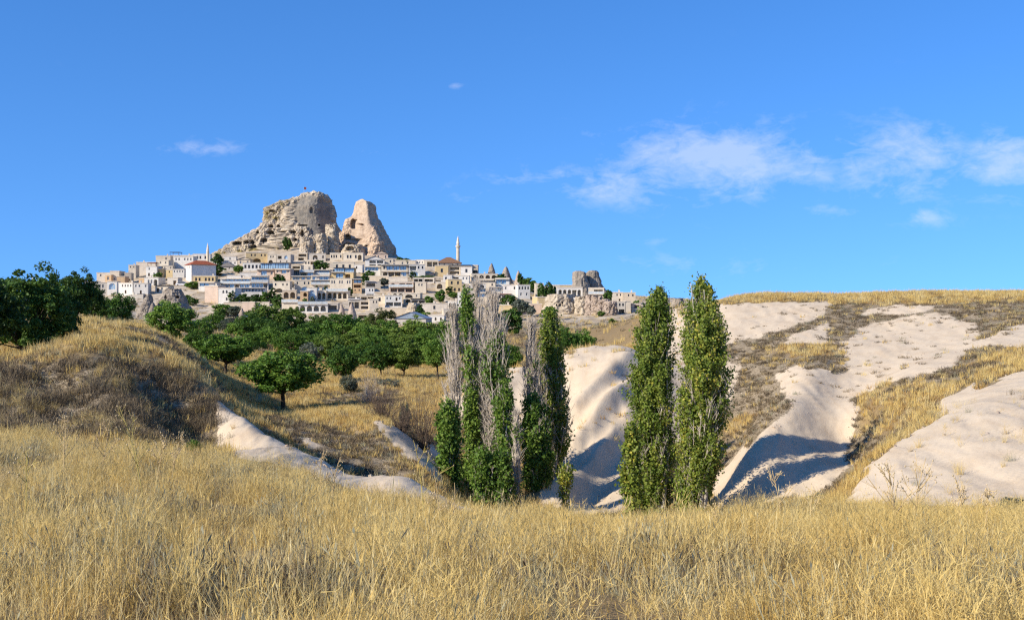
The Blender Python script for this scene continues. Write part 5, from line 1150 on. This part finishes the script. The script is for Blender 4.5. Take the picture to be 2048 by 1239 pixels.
bare_bush(846, 880, 72, 3.6, 3.6, 'dark crooked leafless tree left of the poplar group', 2, 60)
bare_bush(800, 868, 72, 2.2, 1.7, 'low tangle of brown twigs between the two leafless bushes', 3, 50)
poplar(978, 69, 1000, [(618, 970, 984, 0), (700, 952, 1000, .15), (800, 950, 1004, .15), (900, 962, 996, .1), (1000, 972, 986, 0)], 'wispy leafless poplar behind the middle of the group', LEAF_POP_DARK, 0.08, 30, 45, 3, 110, 2.6, 19, (618, 930))
poplar(1086, 70, 985, [(700, 1078, 1092, .1), (780, 1068, 1104, .3), (880, 1066, 1110, .4), (985, 1078, 1096, .1)], 'half-bare poplar behind the broad dark green one', LEAF_POP_DARK, 0.08, 60, 45, 2, 90, 2.2, 20, (700, 940))
bare_bush(738, 800, 95, 2.6, 2.0, 'small grey leafless bush under the orchard front row', 4, 40, TWIG_DRY)
# ------------------------------------------------------------------ grass and scrub (uncountable: instanced tufts)
def tuft_material(name, stops, trans=0.33, rough=0.75):
    M = Mat(name, rough, 0.15); r_ = M.random(); v = M.noise(M.pos(), 0.28, 5, 0.65)
    t = M.math('ADD', M.math('MULTIPLY', r_, 0.55), M.math('MULTIPLY', M.maprange(v, 0.3, 0.7), 0.45)); c = M.ramp(t, stops); M.color(c)
    tr = M.N.new('ShaderNodeBsdfTranslucent'); M.L.new(c, tr.inputs[0]); mx = M.N.new('ShaderNodeMixShader'); mx.inputs[0].default_value = trans
    M.L.new(M.b.outputs[0], mx.inputs[1]); M.L.new(tr.outputs[0], mx.inputs[2]); M.L.new(mx.outputs[0], M.out.inputs[0]); return M.m
GR_GOLD = tuft_material('grass_gold', [(0.0, (0.42, 0.27, 0.085)), (0.35, (0.66, 0.475, 0.155)), (0.7, (0.75, 0.58, 0.225)), (1.0, (0.69, 0.58, 0.30))])
GR_STRAW = tuft_material('grass_straw', [(0.0, (0.68, 0.50, 0.19)), (0.5, (0.80, 0.66, 0.32)), (1.0, (0.72, 0.61, 0.35))])
GR_BROWN = tuft_material('scrub_brown', [(0.0, (0.065, 0.05, 0.032)), (0.5, (0.17, 0.13, 0.08)), (1.0, (0.33, 0.255, 0.145))], 0.1)
GR_RUST = tuft_material('grass_rust', [(0.0, (0.24, 0.145, 0.06)), (0.5, (0.40, 0.25, 0.085)), (1.0, (0.50, 0.35, 0.14))], 0.2)
GR_SAGE = tuft_material('scrub_sage', [(0.0, (0.22, 0.21, 0.14)), (0.5, (0.32, 0.31, 0.21)), (1.0, (0.30, 0.27, 0.15))], 0.15)
def blades(n, radius, h0, h1, width, lean, seed, heads=0.0, curl=0.35, seg=3):
    g = np.random.default_rng(seed); V = []; Fs = []
    for _ in range(n):
        th = g.uniform(0, 6.28); r_ = radius * math.sqrt(g.random()); b = np.array((r_ * math.cos(th), r_ * math.sin(th), -0.03)); h = g.uniform(h0, h1)
        az_ = g.uniform(0, 6.28); d_ = np.array((math.cos(az_), math.sin(az_), 0)); ln = lean * abs(g.normal(0, 1)); face = g.uniform(0, 6.28); sx = np.array((math.cos(face), math.sin(face), 0)); i0 = len(V)
        for s in range(seg):
            t = s / seg; c = b + np.array((0, 0, h * t * (1 - .25 * curl * ln * t))) + d_ * h * ln * (t * .45 + t * t * curl); w_ = width * (1 - .55 * t)
            V += [c - sx * w_ / 2, c + sx * w_ / 2]
        tip = b + np.array((0, 0, h * (1 - .25 * curl * ln))) + d_ * h * ln * (.45 + curl); V.append(tip)
        for s in range(seg - 1): Fs.append((i0 + 2 * s, i0 + 2 * s + 1, i0 + 2 * s + 3, i0 + 2 * s + 2))
        Fs.append((i0 + 2 * seg - 2, i0 + 2 * seg - 1, i0 + 2 * seg))
        if g.random() < heads:
            up = unit(d_ * ln + np.array((0, 0, .8))); L_ = g.uniform(.03, .07); j = len(V); a = sx * width * 0.8; V += [tip - up * L_ * .5, tip + a, tip + up * L_ * .6, tip - a]; Fs.append((j, j + 1, j + 2, j + 3))
    return V, Fs
def proto_tuft(name, mat, *a, **k):
    V, Fs = blades(*a, **k); return bpy.data.objects.new(name, make_mesh(name, V, Fs, [mat]))
def twig_tuft(name, mat, n, h0, h1, width, seed):
    g = np.random.default_rng(seed); V = []; Fs = []
    def strip(p, q, w_):
        s = unit(np.cross(q - p, g.normal(size=3))) * w_ / 2; j = len(V); V.extend([p - s, p + s, q + s * .5, q - s * .5]); Fs.append((j, j + 1, j + 2, j + 3))
    for _ in range(n):
        p = np.array((g.normal(0, .05), g.normal(0, .05), -.02)); th = g.uniform(0, 6.28); d_ = unit(np.array((math.cos(th) * .5, math.sin(th) * .5, 1.0))); h = g.uniform(h0, h1)
        for s in range(4):
            q = p + d_ * h / 4; strip(p, q, width)
            for _ in range(2):
                e = unit(d_ + g.normal(0, .8, 3)); m_ = q + e * h * .16; strip(q, m_, width * .7); strip(m_, m_ + unit(e + np.array((0, 0, .6))) * h * .10, width * .6)
            p = q; d_ = unit(d_ + g.normal(0, .22, 3))
    return bpy.data.objects.new(name, make_mesh(name, V, Fs, [mat]))
LIB = bpy.data.collections.new('tuft_library')
def lib(names_objs):
    c = bpy.data.collections.new('tuft_kinds')
    for o in names_objs: c.objects.link(o)
    return c
NEAR = lib([proto_tuft('tuft_%02d' % i, *a) for i, a in enumerate((
    (GR_GOLD, 40, .18, .06, .23, .0028, .75, 1, .2), (GR_STRAW, 34, .17, .07, .28, .0028, .65, 2, .3), (GR_GOLD, 48, .21, .04, .17, .0030, 1.05, 3, .1), (GR_STRAW, 14, .20, .12, .38, .0028, .6, 4, .5), (GR_STRAW, 8, .17, .20, .55, .0030, .42, 5, .6),
    (GR_BROWN, 60, .20, .06, .22, .006, .9, 6, .3), (GR_SAGE, 46, .16, .10, .30, .007, .6, 7, .3), (GR_GOLD, 60, .08, .18, .42, .004, .65, 8, .3)))] + [twig_tuft('tuft_20', GR_GOLD, 9, .28, .5, .0042, 21), twig_tuft('tuft_21', GR_GOLD, 11, .2, .4, .0042, 22), twig_tuft('tuft_22', GR_BROWN, 10, .15, .32, .005, 23)])
MID = lib([proto_tuft('clump_%02d' % i, *a, seg=2) for i, a in enumerate((
    (GR_GOLD, 26, .24, .12, .36, .020, .45, 11), (GR_GOLD, 22, .22, .16, .45, .018, .38, 12), (GR_STRAW, 18, .2, .2, .5, .016, .3, 13), (GR_BROWN, 40, .26, .06, .24, .026, 1.0, 14), (GR_BROWN, 44, .30, .05, .20, .03, 1.2, 15), (GR_SAGE, 30, .22, .08, .26, .022, .8, 16), (GR_RUST, 30, .24, .08, .30, .020, .7, 17)))])
def scatter(name, label, P, rot, scl, kid, coll):
    me = make_mesh(name, P, np.zeros((0, 3), dtype=np.int32))
    for nm, ty, arr, key in (('rot', 'FLOAT_VECTOR', rot, 'vector'), ('scl', 'FLOAT', scl, 'value'), ('kid', 'INT', kid, 'value')):
        a = me.attributes.new(nm, ty, 'POINT'); a.data.foreach_set(key, np.ascontiguousarray(arr, dtype=np.int32 if ty == 'INT' else np.float32).ravel())
    o = tag(obj(name, me), label, 'grass' if 'grass' in name else 'stones' if 'stone' in name else 'scrub', None, 'stuff')
    ng = bpy.data.node_groups.new(name + '_nodes', 'GeometryNodeTree'); ng.interface.new_socket('Geometry', in_out='INPUT', socket_type='NodeSocketGeometry'); ng.interface.new_socket('Geometry', in_out='OUTPUT', socket_type='NodeSocketGeometry')
    N = ng.nodes; L = ng.links; gi = N.new('NodeGroupInput'); go = N.new('NodeGroupOutput'); ip = N.new('GeometryNodeInstanceOnPoints'); ci = N.new('GeometryNodeCollectionInfo')
    ci.inputs['Collection'].default_value = coll; ci.inputs['Separate Children'].default_value = True; ci.inputs['Reset Children'].default_value = True; ip.inputs['Pick Instance'].default_value = True
    def na(nm, ty):
        n = N.new('GeometryNodeInputNamedAttribute'); n.data_type = ty; n.inputs['Name'].default_value = nm; return n.outputs['Attribute']
    L.new(gi.outputs[0], ip.inputs['Points']); L.new(ci.outputs[0], ip.inputs['Instance']); L.new(na('kid', 'INT'), ip.inputs['Instance Index']); L.new(na('rot', 'FLOAT_VECTOR'), ip.inputs['Rotation']); L.new(na('scl', 'FLOAT'), ip.inputs['Scale']); L.new(ip.outputs[0], go.inputs[0])
    md = o.modifiers.new('tufts', 'NODES'); md.node_group = ng
    return o
def spread(n, d0, d1, power, umax=0.54):
    t = rng.random(n); p1 = power + 1; d = (d0 ** p1 + t * (d1 ** p1 - d0 ** p1)) ** (1 / p1); u = rng.uniform(-umax, umax, n); return u * d, d
def finish(x, y, coll_n):
    z = grid_lookup(GZ, x, y); n = len(x); rot = np.stack([rng.normal(0, .12, n), rng.normal(0, .12, n), rng.uniform(0, 6.28, n)], 1); return np.stack([x, y, z], 1), rot
# near slope
x, y = spread(86000, 2.6, 52, 0.25); x = x * (y + 7.0) / y; tf = grid_lookup(GT, x, y); sc = grid_lookup(GS, x, y)
pat = fbm(np.stack([x / 1.6, y / 1.6, x * 0], 1), 3); keep = ((tf < 0.35 + 0.25 * rng.random(len(x))) | (rng.random(len(x)) < .03)) & (rng.random(len(x)) < 0.50 + 1.5 * pat); x, y, sc, pat = x[keep], y[keep], sc[keep], pat[keep]
P, rot = finish(x, y, 8); r1 = rng.random(len(x)); pb = fbm(np.stack([x / 3.1, y / 3.1, x * 0 + 5], 1), 3)
right = sstep(-.25, .35, x / y + .25 * pb); tw = rng.random(len(x)) < .10 + .28 * right
kid = np.select([r1 < .22, r1 < .42, r1 < .60, r1 < .74, r1 < .82, r1 < .88, r1 < .91], [0, 1, 2, 3, 4, 5, 6], 7); kid = np.where(tw, np.where(rng.random(len(x)) < .5, 8, 9), kid)
kid = np.where((pb < -.18) & (rng.random(len(x)) < .36), np.where(rng.random(len(x)) < .45, 5, np.where(rng.random(len(x)) < .6, 10, 6)), kid); kid = np.where((sc > .3) & (rng.random(len(x)) < np.where(pb < .05, .93, .28)), np.where(rng.random(len(x)) < .75, 5, 10), kid)
scl = rng.uniform(.6, 1.25, len(x)) * (1 + .7 * pat)
scl = np.where((kid == 5) & (sc > .3), scl * rng.uniform(1.0, 2.2, len(x)), scl)
scatter('dry_grass', 'dry golden grass with pale seed stalks covering the near slope', P, rot, scl, kid, NEAR)
# gully banks, hump, orchard floor and right hill
x, y = spread(120000, 32, 150, 0.55); tf = grid_lookup(GT, x, y); sc = grid_lookup(GS, x, y); nz_ = fbm(np.stack([x / 2.2, y / 2.2, x * 0 + 8], 1), 3)
nf_ = fbm(np.stack([x / .7, y / .7, x * 0 + 2], 1), 2)
keep = ((tf + .45 * nz_ + .5 * nf_ < .34 + .25 * rng.random(len(x))) | ((rng.random(len(x)) < .05) & (y > 75))) & (rng.random(len(x)) < np.where((x / y > .17) & (sc > .4), .36, .62) + .9 * nz_); x, y, sc, nz_ = x[keep], y[keep], sc[keep], nz_[keep]
P, rot = finish(x, y, 6); r1 = rng.random(len(x)); dark = sc + .5 * nz_ > .42
kid = np.where(dark, np.select([r1 < .42, r1 < .78, r1 < .90], [3, 4, 0], 5), np.select([r1 < .26, r1 < .46, r1 < .56, r1 < .66, r1 < .94], [0, 1, 2, 3, 6], 5))
scl = rng.uniform(.65, 1.35, len(x)) * (1 + .002 * y)
scatter('slope_scrub', 'brown scrub and golden tufts on the gully banks and right hill', P, rot, scl, kid, MID)
# loose stones where the tuff crumbles into the grass
def stone_proto(i):
    g = np.random.default_rng(60 + i); V = unit(g.normal(size=(14, 3))) * g.uniform(.7, 1.1, (14, 1)) * np.array((1, .8, .6)); import bmesh; bm = bmesh.new()
    for v in V: bm.verts.new(v)
    bmesh.ops.convex_hull(bm, input=bm.verts); me = bpy.data.meshes.new('stone'); bm.to_mesh(me); bm.free(); me.materials.append(ROCK if i % 2 else ROCK_PINK); return bpy.data.objects.new('stone_%d' % i, me)
STONES = lib([stone_proto(i) for i in range(4)])
xs_, ys_ = spread(60000, 24, 125, 0.7); tf = grid_lookup(GT, xs_, ys_); e_ = grid_lookup(blur(np.abs(tuff - 0.5) < 0.42, 1).astype(float).reshape(UU.shape), xs_, ys_)
keep = rng.random(len(xs_)) < np.where(e_ > .05, .22, np.where(tf > .5, .015, .012)); xs_, ys_ = xs_[keep], ys_[keep]; P, rot = finish(xs_, ys_, 4)
scatter('loose_stones', 'small loose stones along the crumbling edges of the pale tuff', P, rot * np.array((6, 6, 1)), .02 + .09 * rng.random(len(xs_)) ** 3 + .0004 * ys_, rng.integers(0, 4, len(xs_)), STONES)
# sparse scrub on the village hillside
x, y = spread(9000, 150, 560, 0.6, 0.42); px_ = CX + F * x / y; keep = (px_ < 1380); x, y = x[keep], y[keep]; P, rot = finish(x, y, 6)
scatter('hillside_scrub', 'dusty scrub dotting the slope below the village', P, rot, rng.uniform(1.4, 4.0, len(x)), rng.choice([0, 1, 3, 4, 5], len(x)), MID)

# ------------------------------------------------------------------ tall dry weeds standing above the grass
WEED_Y = plain('weed_yellow', (0.50, 0.40, 0.12), .8, scale=8); WEED_B = plain('weed_brown', (0.56, 0.42, 0.21), .85, scale=8); HEAD = plain('weed_heads', (0.56, 0.44, 0.25), .9, scale=8)
def weed(px, ytop, d, label, seed, mat, lean=0.1, nb=7, spread_=.5):
    g = np.random.default_rng(seed); x = (px - CX) / F * d; z = ground(x, d); H = at(px, ytop, d)[2] - z; T = thing('dry_weed', label, 'weed', (x, d, z), 0, 'tall dry weeds in the near grass'); B = MB(); Hd = MB(); q = .0045 + d * .00022
    st = [np.array((lean * H * t * t + .02 * math.sin(5 * t + seed), .03 * t, H * t)) for t in np.linspace(0, 1, 6)]; st[0][2] = -.05; B.tube(st, list(np.linspace(q * 1.3, q * .45, 6)), 5)
    for _ in range(nb):
        t = g.uniform(.35, .95); p = np.array((lean * H * t * t, .03 * t, H * t)); th = g.uniform(0, 6.28); L_ = H * spread_ * (1.1 - t) * g.uniform(.5, 1.0) + .05; e = p + np.array((math.cos(th) * L_ * .6, math.sin(th) * L_ * .6, L_ * .75)); B.tube([p, p * .5 + e * .5 + (0, 0, -.03 * L_), e], [q * .7, q * .55, q * .35], 4)
        for _ in range(4):
            c = e + g.normal(0, .03 + .06 * L_, 3); B.tube([e * .7 + p * .3, c], [q * .4, q * .25], 3); s = g.uniform(.006, .012) + d * .0001
            Hd.add([c + (0, 0, s * 1.4), c + (s, 0, 0), c + (0, s, 0), c + (-s, 0, 0), c + (0, -s, 0), c - (0, 0, s)], [(0, 1, 2), (0, 2, 3), (0, 3, 4), (0, 4, 1), (5, 2, 1), (5, 3, 2), (5, 4, 3), (5, 1, 4)])
    B.build('stem', [mat], T); Hd.build('seed_heads', [HEAD], T)
for i, (px, yt, d, lab, mat, ln, nb, sp) in enumerate((
    (285, 812, 15, 'tall yellow-stemmed weed leaning left over the dark bank', WEED_Y, -.25, 8, .4), (130, 828, 18, 'pale weed with many white seed heads at the left', WEED_B, -.05, 14, .6), (205, 838, 19, 'thin seed-headed weed left of the yellow-stemmed one', WEED_B, .1, 10, .5),
    (310, 870, 17, 'clump weed with drooping seed heads right of the yellow-stemmed one', WEED_B, .2, 9, .4), (340, 862, 18, 'slanting dry weed at the dark bank foot', WEED_B, .25, 8, .4), (640, 905, 20, 'wispy brown weed below the tuff crest, left', WEED_B, .05, 9, .4), (665, 915, 19, 'wispy brown weed below the tuff crest, right', WEED_B, .12, 8, .4),
    (850, 880, 20, 'tall yellow forked weed before the short dense poplar', WEED_Y, -.15, 6, .6), (905, 965, 14, 'straight pale stalk with a seed tip before the poplars', WEED_B, .02, 3, .2), (875, 955, 15, 'pale stalk with a knobbly tip left of the straight one', WEED_B, -.03, 3, .2), (1560, 940, 20, 'bare branched thistle before the shaded tuff', WEED_B, -.1, 8, .6),
    (1620, 980, 18, 'low branched thistle before the gully bottom', WEED_B, .1, 7, .7), (1795, 925, 13, 'largest open-branched golden weed on the right', WEED_B, -.12, 12, .75), (1830, 915, 14, 'open-branched golden weed just right of the largest', WEED_B, .12, 9, .6), (1925, 965, 14, 'dry weed with brown tufts near the right edge', WEED_B, -.08, 10, .5), (1972, 975, 15, 'slim dry weed beside the sage bush', WEED_B, .05, 8, .4),
    (45, 905, 11, 'thin straw weed at the left picture edge', WEED_Y, .06, 6, .3), (1430, 1010, 14, 'thin dry weed at the foot of the tallest poplar', WEED_B, .08, 6, .4))):
    weed(px, yt, d, lab, 40 + i, mat, ln, nb, sp)
